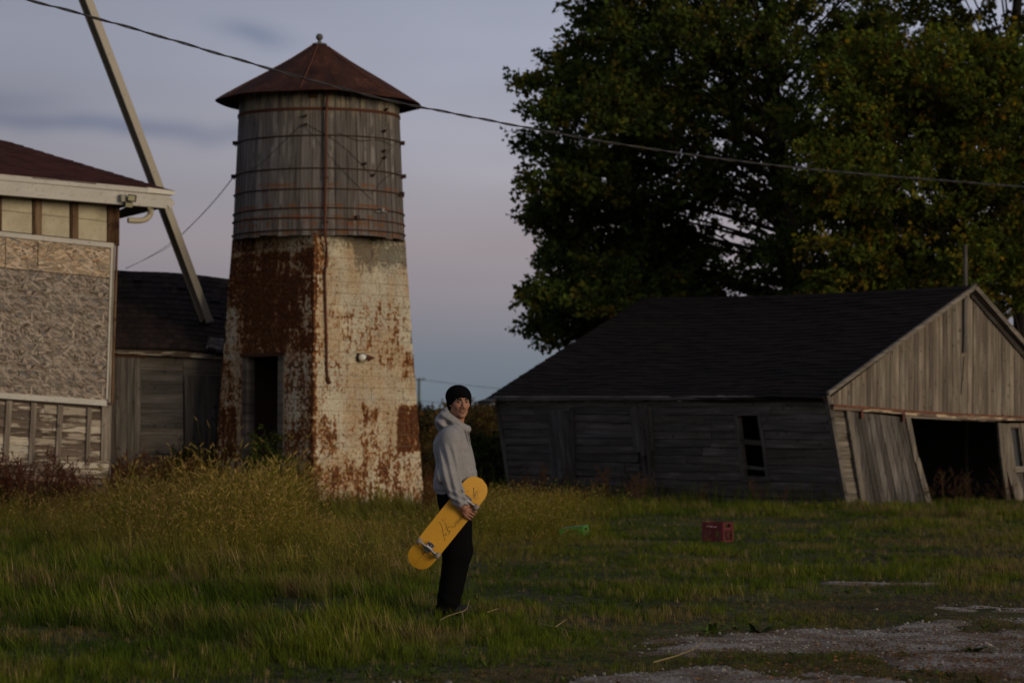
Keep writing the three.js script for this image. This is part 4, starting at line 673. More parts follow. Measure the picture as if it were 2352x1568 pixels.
function kitStem(k, pts, r0, r1, col) { for (let i = 0; i < pts.length - 1; i++) { const a = pts[i], b = pts[i + 1], d = b.clone().sub(a).normalize(), s = d.clone().cross(new V3(.3, .1, .9)).normalize(), t = d.clone().cross(s), ra = lerp(r0, r1, i / (pts.length - 1)), rb = lerp(r0, r1, (i + 1) / (pts.length - 1)); const ring = (q, r) => [0, 1, 2].map(j => q.clone().addScaledVector(s, Math.cos(j * 2.094) * r).addScaledVector(t, Math.sin(j * 2.094) * r)); const A = ring(a, ra), B = ring(b, rb); for (let j = 0; j < 3; j++) { const m = (j + 1) % 3; kitTri(k, A[j], A[m], B[m], col); kitTri(k, A[j], B[m], B[j], col); } } }
function kitSpindle(k, a, b, r, col) { const d = b.clone().sub(a), L = d.length(); d.normalize(); const s = d.clone().cross(new V3(.3, .9, .2)).normalize(), t = d.clone().cross(s); const ring = (f, q) => [0, 1, 2, 3, 4].map(j => a.clone().addScaledVector(d, L * f).addScaledVector(s, Math.cos(j * 1.2566) * q).addScaledVector(t, Math.sin(j * 1.2566) * q)); const rs = [ring(0, r * .3), ring(.25, r), ring(.65, r * .85), ring(1, r * .12)]; for (let i = 0; i < 3; i++) for (let j = 0; j < 5; j++) { const m = (j + 1) % 5; kitTri(k, rs[i][j], rs[i][m], rs[i + 1][m], col); kitTri(k, rs[i][j], rs[i + 1][m], rs[i + 1][j], col); } }
function kitGeo(k) { const g = new THREE.BufferGeometry(); g.setAttribute('position', new THREE.Float32BufferAttribute(k.p, 3)); g.setAttribute('normal', new THREE.Float32BufferAttribute(k.n, 3)); g.setAttribute('color', new THREE.Float32BufferAttribute(k.c, 3)); return g; }
function leafMat(trans = .3) { const m = new THREE.MeshPhysicalMaterial({ vertexColors: true, roughness: .95, side: THREE.DoubleSide, specularIntensity: .08 }); if (trans > .28) { m.transmission = trans; m.thickness = 0; } return m; }
// instances {m: Matrix4, c: Color} spread over several geometries under one object
function scatter(name, geos, mat, list, parent, kind = 'stuff', label, category) {
  const holder = parent || new THREE.Group(); if (!parent) { holder.name = numbered(name); holder.userData = { kind, label, category }; scene.add(holder); }
  const by = geos.map(() => []); for (const it of list) by[it.g % geos.length].push(it);
  by.forEach((a, gi) => { if (!a.length) return; const im = new THREE.InstancedMesh(geos[gi], mat, a.length); im.name = name; im.userData.kind = 'stuff'; const off = parent ? parent.position : new V3(), tm = new THREE.Matrix4().makeTranslation(-off.x, -off.y, -off.z); a.forEach((it, i) => { im.setMatrixAt(i, tm.clone().multiply(it.m)); im.setColorAt(i, it.c); }); holder.add(im); });
  return holder;
}
const M4 = (p, yaw, tiltA, tilt, sx, sy = sx) => { const q = new THREE.Quaternion().setFromAxisAngle(new V3(Math.cos(tiltA), 0, Math.sin(tiltA)), tilt).multiply(new THREE.Quaternion().setFromAxisAngle(new V3(0, 1, 0), yaw)); return new THREE.Matrix4().compose(p, q, new V3(sx, sy, sx)); };
const pxOf = (x, d) => CX + x / d * F, ybOf = d => 990 + 8000 / d;
// footprints that stay clear of plants
const barnO = at(1900, 908, 45.5), bT = new V3(Math.cos(38 * Math.PI / 180), 0, -Math.sin(38 * Math.PI / 180)), bA = new V3(-Math.sin(38 * Math.PI / 180), 0, -Math.cos(38 * Math.PI / 180));
function blocked(x, z) {
  const rx = x - barnO.x, rz = z - barnO.z, u = rx * bT.x + rz * bT.z, w = rx * bA.x + rz * bA.z; if (u > .42 && u < 8 && w > .25 && w < 10.3) return true;
  const tx = x - TC.x, tz = z - TC.z; if (Math.abs(tx * dF.x + tz * dF.z) + Math.abs(tx * dR.x + tz * dR.z) < 2.0) return true;
  const sx = x - PLW.p.x, sz = z - PLW.p.z; if (sx * PLW.n.x + sz * PLW.n.z < .02 && sx * PLW.n.x + sz * PLW.n.z > -4 && sx * PLW.t.x + sz * PLW.t.z < .05) return true;
  if (-z > 46.2 && x < -4.6 && x > -10.5) return true;
  return false;
}
// how much of the tall golden stand grows at a place
function gold(x, d) {
  const px = pxOf(x, d), yb = ybOf(d) ; const yF = px < 300 ? lerp(1235, 1300, clamp(px / 300)) : px < 1000 ? 1322 : px < 1180 ? 1312 : lerp(1300, 1215, clamp((px - 1180) / 230));
  let g = sstep(60, -70, yb - yF + 110 * (fbm(x * .8 + 3, d * .5, 3, 240) - .5));
  g *= 1 - sstep(1230, 1440, px + 160 * (fbm(x * .9, d * .6 + 9, 3, 243) - .5)); return g;
}
{
  // ---------------------------------------------------------------- lawn
  const q = rng(31), u = (a, b) => a + (b - a) * q();
  const tuft = (n, spread, lean) => { const k = kit(); for (let i = 0; i < n; i++) { const a = u(0, 6.283), l = u(.1, lean), d = new V3(Math.cos(a) * l, 1, Math.sin(a) * l), s = u(.75, 1.2); kitBlade(k, new V3(Math.cos(a * 1.7) * spread * q(), 0, Math.sin(a * 1.7) * spread * q()), d, u(.55, 1.1), u(.020, .038), u(.3, 1.3), [s, s, s * u(.85, 1.15)], 3); } return kitGeo(k); };
  const lawnG = [tuft(11, .45, .8), tuft(13, .5, 1.1), tuft(10, .4, .6), tuft(12, .55, 1.3)];
  const list = [], lush = [];
  for (let d = 12.4; d < 60; d += .2) {
    const wdt = .46 * d + 2.4, dens = 330 * Math.pow(16 / Math.max(d, 16), 1.25), n = Math.round(dens * wdt * .2);
    for (let i = 0; i < n; i++) {
      const x = (q() - .5) * wdt, dd = d + .2 * q(), z = -dd; if (blocked(x, z)) continue;
      const gm = gravelMask(x, z); if (gm > .12 && q() < Math.pow(gm, 1.6) * 1.06) continue;
      const g = gold(x, dd); if (g > .5 && q() < .55) continue; if (fbm(x * 2.1 + 77, dd * 1.4, 3, 258) > .60 && q() < .7) continue;
      const px = pxOf(x, dd), yb = ybOf(dd), near = sstep(1.4, 0, Math.abs(edgeZ(x) - dd)) ;
      const pat = fbm(x * .9 + 60, dd * .7, 3, 250), dry = sstep(.50, .72, fbm(x * 1.6 + 13, dd * 1.2, 4, 254) + .16 * near * (px > 1500 ? 1 : .5) + (px > 1950 ? .07 : 0));
      const L = sstep(1050, 850, px) * sstep(1545, 1470, yb) * sstep(.35, .6, pat + .12);
      const h = (.032 + .15 * pat * pat + .16 * L * q() + .035 * q()) * (1 + .5 * g) * (gm > .05 ? .4 : lerp(1, .5, sstep(2.2, .2, dd - edgeZ(x)))) * (yb < 1190 ? 1.5 : 1), wv = h * u(.75, 1.25);
      let c = mix3([.040, .074, .008], [.108, .130, .012], clamp(pat * 2.1 - .60 + .35 * (q() - .5))); c = mix3(c, [.19, .13, .055], dry * u(.25, 1)); c = mix3(c, [.17, .14, .028], g * u(.2, .9)); if (q() < .05) c = [.26, .19, .085];
      const k = u(.7, 1.25);
      (L > .4 ? lush : list).push({ g: Math.floor(q() * 4), m: M4(new V3(x, gh(x, z) - .008, z), u(0, 6.28), L > .4 ? u(1.2, 1.9) : u(0, 6.28), (L > .4 ? .55 : .25) * u(0, 1), Math.max(.07, wv * .9), h * u(.8, 1.3)), c: rgb(c[0] * k, c[1] * k, c[2] * k) });
    }
  }
  scatter('lawn_grass', lawnG, leafMat(.25), list, null, 'stuff', 'short rough green grass covering the yard', 'grass');
  scatter('lush_grass', lawnG, leafMat(.25), lush, null, 'stuff', 'longer lush green grass at the lower left', 'grass');

  // ---------------------------------------------------------------- tall golden foxtail stand
  const fox = v => {
    const k = kit(), n = 3 + Math.floor(q() * 3);
    for (let i = 0; i < n; i++) {
      const a = u(0, 6.283), l = u(.05, .38), b = new V3(Math.cos(a) * u(0, .06), 0, Math.sin(a) * u(0, .06)), h = u(.7, 1.05), P = [0, .35, .7, 1].map(t => b.clone().add(new V3(Math.cos(a) * l * t * t, h * t, Math.sin(a) * l * t * t)));
      const sc = u(.8, 1.2); kitStem(k, P, .0035, .0020, [.80 * sc, .80 * sc, .60 * sc]);
      const e = P[3], nd = P[3].clone().sub(P[2]).normalize().add(new V3(Math.cos(a) * .5, -.2, Math.sin(a) * .5)).normalize();
      if (q() < .85) kitSpindle(k, e, e.clone().addScaledVector(nd, u(.07, .13)), u(.007, .0105), [1.45 * sc, 1.25 * sc, 1.8 * sc]);
      for (let j = 0; j < 2; j++) { const a2 = u(0, 6.28), hh = u(.12, .6); const t = hh / h; kitBlade(k, b.clone().add(new V3(Math.cos(a) * l * t * t, hh, Math.sin(a) * l * t * t)), new V3(Math.cos(a2) * .7, u(.5, 1), Math.sin(a2) * .7), u(.18, .38), u(.0035, .007), u(.8, 2.0), [.85 * sc, .95 * sc, .55 * sc], 4); }
    }
    for (let j = 0; j < 4; j++) { const a2 = u(0, 6.28), sc = u(.45, .95); kitBlade(k, new V3(u(-.07, .07), 0, u(-.07, .07)), new V3(Math.cos(a2) * .5, 1, Math.sin(a2) * .5), u(.3, .65), u(.004, .0075), u(.6, 1.8), [.75 * sc, .92 * sc, .5 * sc], 4); }
    return kitGeo(k);
  };
  const foxG = [0, 1, 2, 3, 4, 5].map(fox), fl = [];
  for (let d = 22; d < 46.5; d += .2) {
    const wdt = .46 * d + 2, n = Math.round(58 * wdt * .2);
    for (let i = 0; i < n; i++) {
      const x = (q() - .5) * wdt, dd = d + .2 * q(), z = -dd; if (blocked(x, z)) continue; const g = gold(x, dd); if (q() > g * 1.1) continue;
      const px = pxOf(x, dd), deep = sstep(1330, 1225, ybOf(dd)); const cl = fbm(x * .8 + 91, dd * .6, 3, 260), greener = sstep(.52, .7, fbm(x * .5 + 17, dd * .5 + 5, 3, 263)); if (q() > sstep(.25, .75, cl) * 1.15 + .12) continue;
      let h = lerp(.36, .86, deep) * u(.5, 1.25) * (.45 + 1.05 * cl) * (px > 1000 ? .62 : 1); if (px < 270) h *= .66; if (px > 1000 && q() < .2) continue;
      h *= q() < .07 && px > 230 && px < 720 ? 1.1 : .76; if (px > 690 && px < 1000) h *= lerp(.95, .30, sstep(27, 33, dd)); if (px > 1300 && dd < 34) h *= .7;
      let c = mix3([.165, .150, .020], [.235, .185, .040], q()); c = mix3(c, [.10, .125, .014], greener * u(.3, 1)); c = mix3(c, [.16, .105, .045], (px < 420 ? .6 : .22) * q()); const k = u(.45, 1.2);
      fl.push({ g: Math.floor(q() * 6), m: M4(new V3(x, gh(x, z) - .01, z), u(0, 6.28), u(0, 6.28), u(0, .5) * (q() < .35 ? 1.7 : 1), h * u(.85, 1.15), h), c: rgb(c[0] * k, c[1] * k, c[2] * k) });
    }
  }
  scatter('foxtail_grass', foxG, leafMat(.25), fl, null, 'stuff', 'tall golden foxtail grass standing in front of the tower and white shed', 'tall grass');

  // ---------------------------------------------------------------- dry branching weeds
  const dead = () => { const k = kit(), B = [.9, .72, .62]; for (let s = 0; s < 4; s++) { const a = u(0, 6.28), l = u(.05, .4), h = u(.6, 1); const P = [0, .3, .6, 1].map(t => new V3(Math.cos(a) * l * t, h * t, Math.sin(a) * l * t)); kitStem(k, P, .006, .003, B); for (let i = 0; i < 9; i++) { const t = u(.3, 1), p = new V3(Math.cos(a) * l * t, h * t, Math.sin(a) * l * t), a2 = u(0, 6.28), e = p.clone().add(new V3(Math.cos(a2) * u(.08, .2), u(.08, .24), Math.sin(a2) * u(.08, .2))); kitStem(k, [p, e], .003, .002, B); for (let j = 0; j < 6; j++) { const f = p.clone().lerp(e, u(.2, 1)), a3 = u(0, 6.28); kitSpindle(k, f, f.clone().add(new V3(Math.cos(a3) * .02, u(.01, .045), Math.sin(a3) * .02)), u(.005, .011), [u(.7, 1.2), u(.45, .8), u(.4, .65)]); } } } return kitGeo(k); };
  const deadG = [dead(), dead(), dead(), dead()], dl = [];
  const addDead = (n, x0, x1, d0, d1, h0, h1, col) => { for (let i = 0; i < n; i++) { const d = u(d0, d1), px = u(x0, x1), x = (px - CX) / F * d; if (blocked(x, -d)) continue; const k = u(.7, 1.2); dl.push({ g: i, m: M4(new V3(x, gh(x, -d), -d), u(0, 6.28), u(0, 6.28), u(0, .2), u(h0, h1)), c: rgb(col[0] * k, col[1] * k, col[2] * k) }); } };
  addDead(42, -40, 185, 40.2, 41.9, .55, 1.05, [.080, .046, .030]); addDead(70, 262, 500, 42.5, 45.2, .5, 1.0, [.085, .052, .032]); addDead(60, 560, 720, 40.5, 43, .4, .8, [.12, .07, .04]);
  addDead(26, 1170, 1600, 46, 52, .4, .75, [.075, .060, .038]); addDead(12, 2120, 2330, 45.9, 46.8, .3, .75, [.07, .058, .036]); addDead(14, 1600, 1940, 45.5, 48, .3, .6, [.075, .060, .038]); addDead(30, 975, 1000, 40, 60, .3, .7, [.12, .08, .04]);
  scatter('dry_weeds', deadG, leafMat(.1), dl, null, 'stuff', 'reddish brown dead weeds along the foot of the sheds and barn', 'dry weeds');

  // ---------------------------------------------------------------- green stalky weeds along the barn wall and behind the tower
  const stalk = () => { const k = kit(); for (let s = 0; s < 3; s++) { const a = u(0, 6.28), l = u(0, .25), h = u(.6, 1), P = [0, .5, 1].map(t => new V3(Math.cos(a) * l * t, h * t, Math.sin(a) * l * t)); kitStem(k, P, .006, .003, [.8, .9, .5]); for (let i = 0; i < 14; i++) { const t = u(.1, 1), a2 = u(0, 6.28), sc = u(.7, 1.2); kitBlade(k, new V3(Math.cos(a) * l * t, h * t, Math.sin(a) * l * t), new V3(Math.cos(a2), u(.1, .8), Math.sin(a2)), u(.08, .2) * (1.2 - t * .6), u(.008, .018), u(.4, 1.4), [.8 * sc, sc, .5 * sc], 3); } } return kitGeo(k); };
  const stG = [stalk(), stalk(), stalk(), stalk()], sl2 = [];
  const addSt = (n, x0, x1, d0, d1, h0, h1, col) => { for (let i = 0; i < n; i++) { const d = u(d0, d1), px = u(x0, x1), x = (px - CX) / F * d; if (blocked(x, -d)) continue; const k = u(.6, 1.3); sl2.push({ g: i, m: M4(new V3(x, gh(x, -d), -d), u(0, 6.28), u(0, 6.28), u(0, .25), u(h0, h1)), c: rgb(col[0] * k, col[1] * k, col[2] * k) }); } };
  addSt(420, 1130, 1960, 43.5, 53, .18, .55, [.055, .066, .014]); addSt(150, 1380, 1960, 41, 46, .12, .3, [.06, .075, .015]); addSt(90, 1960, 2360, 44, 46.2, .1, .3, [.05, .06, .013]); addSt(110, 960, 1170, 42, 60, .3, .8, [.045, .05, .013]); addSt(60, 330, 520, 44, 46, .5, 1.1, [.045, .05, .015]); addSt(40, 590, 720, 41, 43, .3, .8, [.06, .07, .018]);
  scatter('wall_weeds', stG, leafMat(.25), sl2, null, 'stuff', 'green leafy weeds growing along the barn wall', 'weeds');

  // ---------------------------------------------------------------- straw, pebbles, fallen leaves on the drive
  const straw = () => { const k = kit(); for (let i = 0; i < 5; i++) { const a = u(0, 6.28), s = u(.7, 1.2); kitBlade(k, new V3(u(-.6, .6), .02, u(-.6, .6)), new V3(Math.cos(a), u(.02, .35), Math.sin(a)), u(.5, 1.3), u(.012, .024), u(.1, .7), [s, s, s], 3); } return kitGeo(k); };
  const strawG = [straw(), straw(), straw()], sw = [], pe = [], lv = [];
  for (let i = 0; i < 44000; i++) { const d = u(12.6, 24), x = u(-.5, .5) * (.46 * d + 1.5), e = edgeZ(x) - d, px = pxOf(x, d); const w = sstep(-2.2, .2, e) * (.35 + .65 * sstep(.45, .62, fbm(x * 1.7, d * 1.7, 3, 270))) * (px > 1100 ? 1 : .4); if (q() > w) continue; const k = u(.5, 1.3), br = sstep(1800, 2250, px) * sstep(1440, 1520, ybOf(d)); const c = mix3([.16, .105, .045], [.185, .095, .045], br); sw.push({ g: i, m: M4(new V3(x, gh(x, -d) + .012, -d), u(0, 6.28), u(0, 6.28), u(0, .15), u(.05, .13) * (1 + .4 * br)), c: rgb(c[0] * k, c[1] * k, c[2] * k) }); }
  scatter('straw_litter', strawG, leafMat(.1), sw, null, 'stuff', 'dry brown straw scattered over the gravel drive', 'straw');
  const ico = new THREE.IcosahedronGeometry(1, 0); ico.scale(1, .65, .85); const icoC = new Float32Array(ico.attributes.position.count * 3).fill(1); ico.setAttribute('color', new THREE.BufferAttribute(icoC, 3));
  for (let i = 0; i < 34000; i++) { const d = u(12.3, 23.4), x = u(-.5, .5) * (.46 * d + 1.5), gm = gravelMask(x, -d); if (q() > gm * .75 - .12) continue; const t = q(), k = u(.12, .30), r = .004 + .012 * t * t * t + (q() < .004 ? .022 : 0); pe.push({ g: 0, m: new THREE.Matrix4().compose(new V3(x, gh(x, -d) + .012 + r * .25, -d), new THREE.Quaternion().setFromEuler(new THREE.Euler(u(0, .5), u(0, 6), u(0, .5))), new V3(r, r, r)), c: rgb(k, k * .92, k * .80) }); }
  scatter('gravel_stones', [ico], std({ vertexColors: true }), pe, null, 'stuff', 'loose grey gravel stones on the drive', 'gravel');
  const lf = kit(); kitTri(lf, new V3(-.5, 0, 0), new V3(0, .12, .3), new V3(.6, .02, 0), [1, 1, 1]); kitTri(lf, new V3(-.5, 0, 0), new V3(.6, .02, 0), new V3(0, .16, -.3), [1, 1, 1]); const lfG = kitGeo(lf);
  for (let i = 0; i < 5200; i++) { const d = u(12.6, 20), x = u(-.1, .5) * (.46 * d + 1), px = pxOf(x, d), yb = ybOf(d), w = sstep(1500, 2150, px) * sstep(1430, 1530, yb) * (.3 + .9 * sstep(.42, .6, fbm(x * 1.2, d * 1.5, 3, 280))) + .03; if (q() > w) continue; const c = mix3([.20, .10, .04], [.13, .07, .035], q()); lv.push({ g: 0, m: M4(new V3(x, gh(x, -d) + .025, -d), u(0, 6.28), u(0, 6.28), u(0, .5), u(.02, .05)), c: rgb(...c) }); }
  scatter('fallen_leaves', [lfG], leafMat(.1), lv, null, 'stuff', 'brown fallen leaves at the lower right of the drive', 'fallen leaves');

  // ---------------------------------------------------------------- broad-leaved weeds among the grass
  const brd = () => { const k = kit(); for (let i = 0; i < 9; i++) { const a = u(0, 6.28), s = u(.7, 1.25); kitBlade(k, new V3(u(-.1, .1), 0, u(-.1, .1)), new V3(Math.cos(a), u(.3, 1.6), Math.sin(a)), u(.6, 1.1), u(.09, .17), u(.6, 1.6), [s, s, s], 4); } return kitGeo(k); };
  const brG = [brd(), brd(), brd()], bl = [];
  for (let i = 0; i < 5200; i++) { const d = u(12.6, 44), x = u(-.5, .5) * (.46 * d + 1.5), cl = fbm(x * .7 + 19, d * .5, 3, 290); if (blocked(x, -d) || gravelMask(x, -d) > .08 || q() > sstep(.48, .66, cl) + .06) continue; const c = mix3([.030, .056, .012], [.075, .105, .018], q()), k = u(.7, 1.2); bl.push({ g: i, m: M4(new V3(x, gh(x, -d), -d), u(0, 6.28), u(0, 6.28), u(0, .2), u(.035, .10)), c: rgb(c[0] * k, c[1] * k, c[2] * k) }); }
  scatter('broadleaf_weeds', brG, leafMat(.2), bl, null, 'stuff', 'small broad-leaved weeds scattered through the lawn', 'weeds');

  // ---------------------------------------------------------------- single broken stalks lying on the grass, and rosette weeds
  const stalkM = std({ color: rgb(.235, .175, .075), roughness: .9 });
  const onG = (x, y, up = 0) => { const r = ray(x, y), t = -EYE / r.y, p = new V3(0, EYE, 0).addScaledVector(r, t); p.y = gh(p.x, p.z) + .04 + up; return p; };
  for (const [pts, lab] of [
    [[[1010, 1442, .02], [1035, 1430, .03], [1062, 1428, .06], [1078, 1412, .12]], 'bent straw stalk right at the feet of the standing person'], [[[1062, 1428, .05], [1064, 1446, .01], [1060, 1460, 0]], 'short straw stalk hanging down right below the person'],
    [[[1118, 1424, .03], [1150, 1418, .05], [1165, 1425, .03]], 'pale straw arch on the grass just right of the person'], [[[1240, 1452, .02], [1275, 1460, .02], [1315, 1470, .02]], 'long straw stalk lying near the gravel edge below the green crate'], [[[1275, 1462, .03], [1300, 1448, .06]], 'short straw stalk crossing a longer one below the green crate'],
    [[[1500, 1545, .01], [1560, 1530, .02], [1600, 1520, .05], [1618, 1508, .08]], 'forked straw stalk on the gravel near the bottom edge'], [[[275, 1435, .02], [290, 1400, .1], [298, 1370, .16]], 'pale upright straw stalk in the lush grass at lower left'], [[[196, 1380, .02], [205, 1402, .05], [208, 1420, .02]], 'short pale straw stalk at the far lower left']])
    solo('straw_stalk', tube(pts.map(([x, y, k]) => onG(x, y, k * .6)), t => .0055 * (1 - .5 * t), 10, 5), stalkM, lab, 'straw stalk', 'broken straw stalks');
  const ros = n => { const k = kit(); for (let i = 0; i < n; i++) { const a = u(0, 6.28), s = u(.75, 1.2), tl = u(.25, 1.2); kitBlade(k, new V3(u(-.04, .04), 0, u(-.04, .04)), new V3(Math.cos(a), tl, Math.sin(a)), u(.12, .26), u(.016, .032), u(.8, 1.6), [s, s, s], 5); } return kitGeo(k); };
  for (const [x, y, s, c, lab] of [[1632, 1452, 1.0, [.085, .135, .022], 'bright green rosette weed at the gravel edge below the red crate'], [1745, 1453, 1.1, [.04, .065, .014], 'dark low weed clump just right of the bright rosette'], [105, 1335, 2.0, [.022, .040, .014], 'dark leafy weed at the far left in the lush grass'], [255, 1310, 1.4, [.022, .042, .014], 'small dark leafy weed in the grass below the white shed'], [60, 1290, 1.6, [.024, .042, .014], 'dark leafy weed close to the left edge'], [1690, 1440, .7, [.07, .10, .02], 'tiny green weed left of the dark clump on the gravel edge'], [1120, 1478, .8, [.05, .085, .018], 'low green weed below the person near the gravel'], [2230, 1503, 1.0, [.04, .06, .014], 'flat dark weed mat on the gravel at the right']]) {
    const p = onG(x, y); p.y = gh(p.x, p.z); const g = ros(22); g.scale(s, s * .8, s); g.translate(p.x, p.y, p.z); const m = leafMat(.25); m.color = rgb(...c); solo('weed', g, m, lab, 'weed', 'weeds in the yard');
  }
}
// ================================================================ trees
{
  const q = rng(91), u = (a, b) => a + (b - a) * q();
  const leafShape = (k, p, d, s, col) => {                  // a lobed leaf, slightly folded
    const up = new V3(u(-.4, .4), 1, u(-.4, .4)), sd = d.clone().cross(up).normalize(), f = sd.clone().cross(d).normalize();
    const P = (a, b, c) => p.clone().addScaledVector(d, a * s).addScaledVector(sd, b * s).addScaledVector(f, c * s);
    const n = f.clone().add(new V3(0, .3, 0)).normalize(), t = P(1, 0, -.08), o = P(0, 0, 0), l = P(.45, .52, .14), r = P(.45, -.52, .14), lm = P(.62, .18, .04), rm = P(.62, -.18, .04), lb = P(.12, .3, .1), rb = P(.12, -.3, .1);
    kitTri(k, o, lm, lb, col, n); kitTri(k, lb, lm, l, col, n); kitTri(k, o, rb, rm, col, n); kitTri(k, rb, r, rm, col, n); kitTri(k, o, rm, lm, col, n); kitTri(k, rm, t, lm, col, n);
  };
  const spray = (n, len, s, droop) => { const k = kit(); const tip = new V3(len, -droop * len, 0); kitStem(k, [new V3(), new V3(len * .5, -droop * .3 * len, 0), tip], .006, .002, [.35, .25, .2]); for (let i = 0; i < n; i++) { const t = Math.pow(q(), .8), p = new V3(len * t, -droop * len * t * t, 0), a = u(0, 6.28), off = new V3(u(-.2, .6), Math.cos(a) * .9 - .25, Math.sin(a) * .9).normalize(); const st = u(.03, .09); p.addScaledVector(off, st); const sc = u(.7, 1.3), yl = q() < .1 ? 1.5 : 1; leafShape(k, p, off.clone().add(new V3(.2, -.45, 0)).normalize(), s * u(.7, 1.2), [sc * yl, sc, sc * (yl > 1 ? .6 : 1)]); } return kitGeo(k); };
  const bark = std({ color: rgb(.028, .023, .018), roughness: 1, bumpMap: bumpWood, bumpScale: .02 });
  const X1 = new V3(1, 0, 0);
  // boughs: [start height on trunk, end point, leafy radius]
  function tree(o) {
    const base = o.base.clone(), T = thing(o.name, o.label, 'tree', base, o.group), limbs = [], list = [];
    const trunkTop = o.top, trunk = [0, .25, .5, .75, 1].map(t => new V3(base.x + o.lean * t + .25 * Math.sin(t * 5 + base.x), trunkTop * t, base.z + .2 * Math.sin(t * 4)));
    const tc = new THREE.CatmullRomCurve3(trunk); part(T, 'trunk', tube(trunk, t => lerp(o.r, o.r * .25, t), 14, 9), bark);
    const addSpray = (p, dir, k) => { const d = dir.clone().add(new V3(u(-.6, .6), u(-.45, .35), u(-.6, .6))).normalize(), Q = new THREE.Quaternion().setFromUnitVectors(X1, d), c = o.color(p, q), b = u(.7, 1.3) * k; const roll = new THREE.Quaternion().setFromAxisAngle(X1, u(0, 6.28)), s = u(.8, 1.25) * o.scale; list.push({ g: Math.floor(q() * 5), m: new THREE.Matrix4().compose(p, Q.multiply(roll), new V3(s, s, s)), c: rgb(c[0] * b, c[1] * b, c[2] * b) }); };
    for (const [hs, end, rad, dens] of o.boughs) {
      const st = tc.getPointAt(clamp(hs)), mid = st.clone().lerp(end, .5).add(new V3(0, rad * .35 + .3, 0)), cv = new THREE.QuadraticBezierCurve3(st, mid, end), L = cv.getLength();
      limbs.push(tube(cv.getPoints(5), t => lerp(o.r * .16, .010, Math.pow(t, .5)), 6, 5));
      for (let i = 0; i < 12; i++) { const t = lerp(.70, 1, i / 11), p = cv.getPoint(t), tg = cv.getTangent(t); addSpray(p.clone().add(new V3(u(-.1, .1), u(-.1, .1), u(-.1, .1))), tg.clone().multiplyScalar(1.6), 1); if (i > 7) addSpray(p, tg.clone().add(new V3(u(-.3, .3), u(-.1, .6), u(-.3, .3))).multiplyScalar(1.4), 1); }
      const nt = Math.round(L * dens * o.density);
      for (let i = 0; i < nt; i++) {
        const t = lerp(.28, 1, Math.pow(q(), .75)), p = cv.getPoint(t), tg = cv.getTangent(t), sp = rad * (t > .8 ? lerp(1, .35, (t - .8) / .2) : lerp(.7, 1, t)) , a = u(0, 6.28), out = new V3(Math.cos(a), u(-.7, .6), Math.sin(a)).normalize().addScaledVector(tg, .55).normalize(), len = sp * Math.sqrt(q());
        const e = p.clone().addScaledVector(out, len); if (q() < .10) limbs.push(tube([p, p.clone().lerp(e, .5).add(new V3(0, .06, 0)), e], .012, 2, 3));
        for (let j = 0; j < 5; j++) addSpray(e.clone().add(new V3(u(-.3, .3), u(-.2, .2), u(-.3, .3))), out, 1);
      }
    }
    part(T, 'branches', merge(limbs), bark);
    scatter('crown', o.sprays, leafMat(.35), list, T, 'part'); return list.length;
  }
  const mapleS = [1, 2, 3, 4, 5].map(() => spray(15, .55, .125, .25)), ashS = [1, 2, 3, 4, 5].map(() => spray(17, .5, .105, .5));
  // ---- big maple behind the barn
  {
    const D = 61, b = at(1830, 1120, D); b.y = 0; const S = (px, py, dd = 0) => at(px, py, D + dd), bo = [];
    const tips = [[1318, 28, 1.1], [1365, -60, 1.4], [1290, 98, .7], [1350, 165, .8], [1166, 190, .7], [1238, 140, .55], [1300, 215, 1.0], [1200, 262, .8], [1196, 325, .6], [1225, 372, .8], [1190, 420, .5], [1215, 468, .7], [1185, 497, .45], [1240, 522, .8], [1262, 580, .6], [1232, 610, .4], [1300, 640, .8], [1192, 697, .5], [1245, 668, .6], [1195, 778, .5], [1250, 745, .7], [1310, 735, .8], [1360, 720, .8], [1290, 790, .4], [1390, 690, .8], [1430, 640, .9]];
    for (const [x, y, r] of tips) for (let k = 0; k < 2; k++) bo.push([clamp((1000 - y) / 1700 + .10, .12, .95), S(x + 34 + k * u(10, 45), y - (y > 600 ? 24 : 0) + k * u(-14, 18), k ? u(-4, 4) : u(-1.5, 1.5)), r * (k ? .95 : .72), 3.9]);
    for (let i = 0; i < 96; i++) { const px = u(1330, 2250), py = u(-330, 650), dd = u(-4.2, 4.5), lim = 1300 + 90 * Math.sin(py * .013); if (px < lim) continue; bo.push([clamp((1000 - py) / 1700 + u(0, .1), .12, .98), S(px, py, dd), u(.9, 1.6), 2.6]); }
    tree({ name: 'maple_tree', label: 'huge dark green maple filling the sky behind the barn', base: b, top: 14.5, lean: -.5, r: .42, boughs: bo, sprays: mapleS, density: .76, scale: .95, color: (p, r) => { const t = r(); return t < .82 ? mix3([.040, .064, .011], [.066, .094, .015], r()) : mix3([.085, .09, .015], [.12, .105, .018], r()); } });
  }
  // ---- yellowing tree at the right, and a darker one behind it
  {
    const D = 55.5, b = at(2180, 1120, D); b.y = 0; const S = (px, py, dd = 0) => at(px, py, D + dd), bo = [];
    for (const [x, y, r] of [[1840, 280, .6], [1880, 340, .7], [1860, 420, .6], [1905, 190, .7], [1980, 120, .8], [2060, 130, .9], [2150, 110, .9], [2240, 115, .9], [2320, 150, .9], [1960, 250, 1], [1930, 470, .8], [1900, 560, .7], [1960, 610, .8], [1880, 640, .6], [2020, 640, .7], [1870, 690, .5]]) bo.push([clamp((1000 - y) / 1100, .15, .95), S(x, y, u(-1.5, 1)), r, 3.3], [clamp((1000 - y) / 1100, .15, .95), S(x + u(20, 60), y + u(-20, 30), u(-2.5, 2)), r * 1.2, 3]);
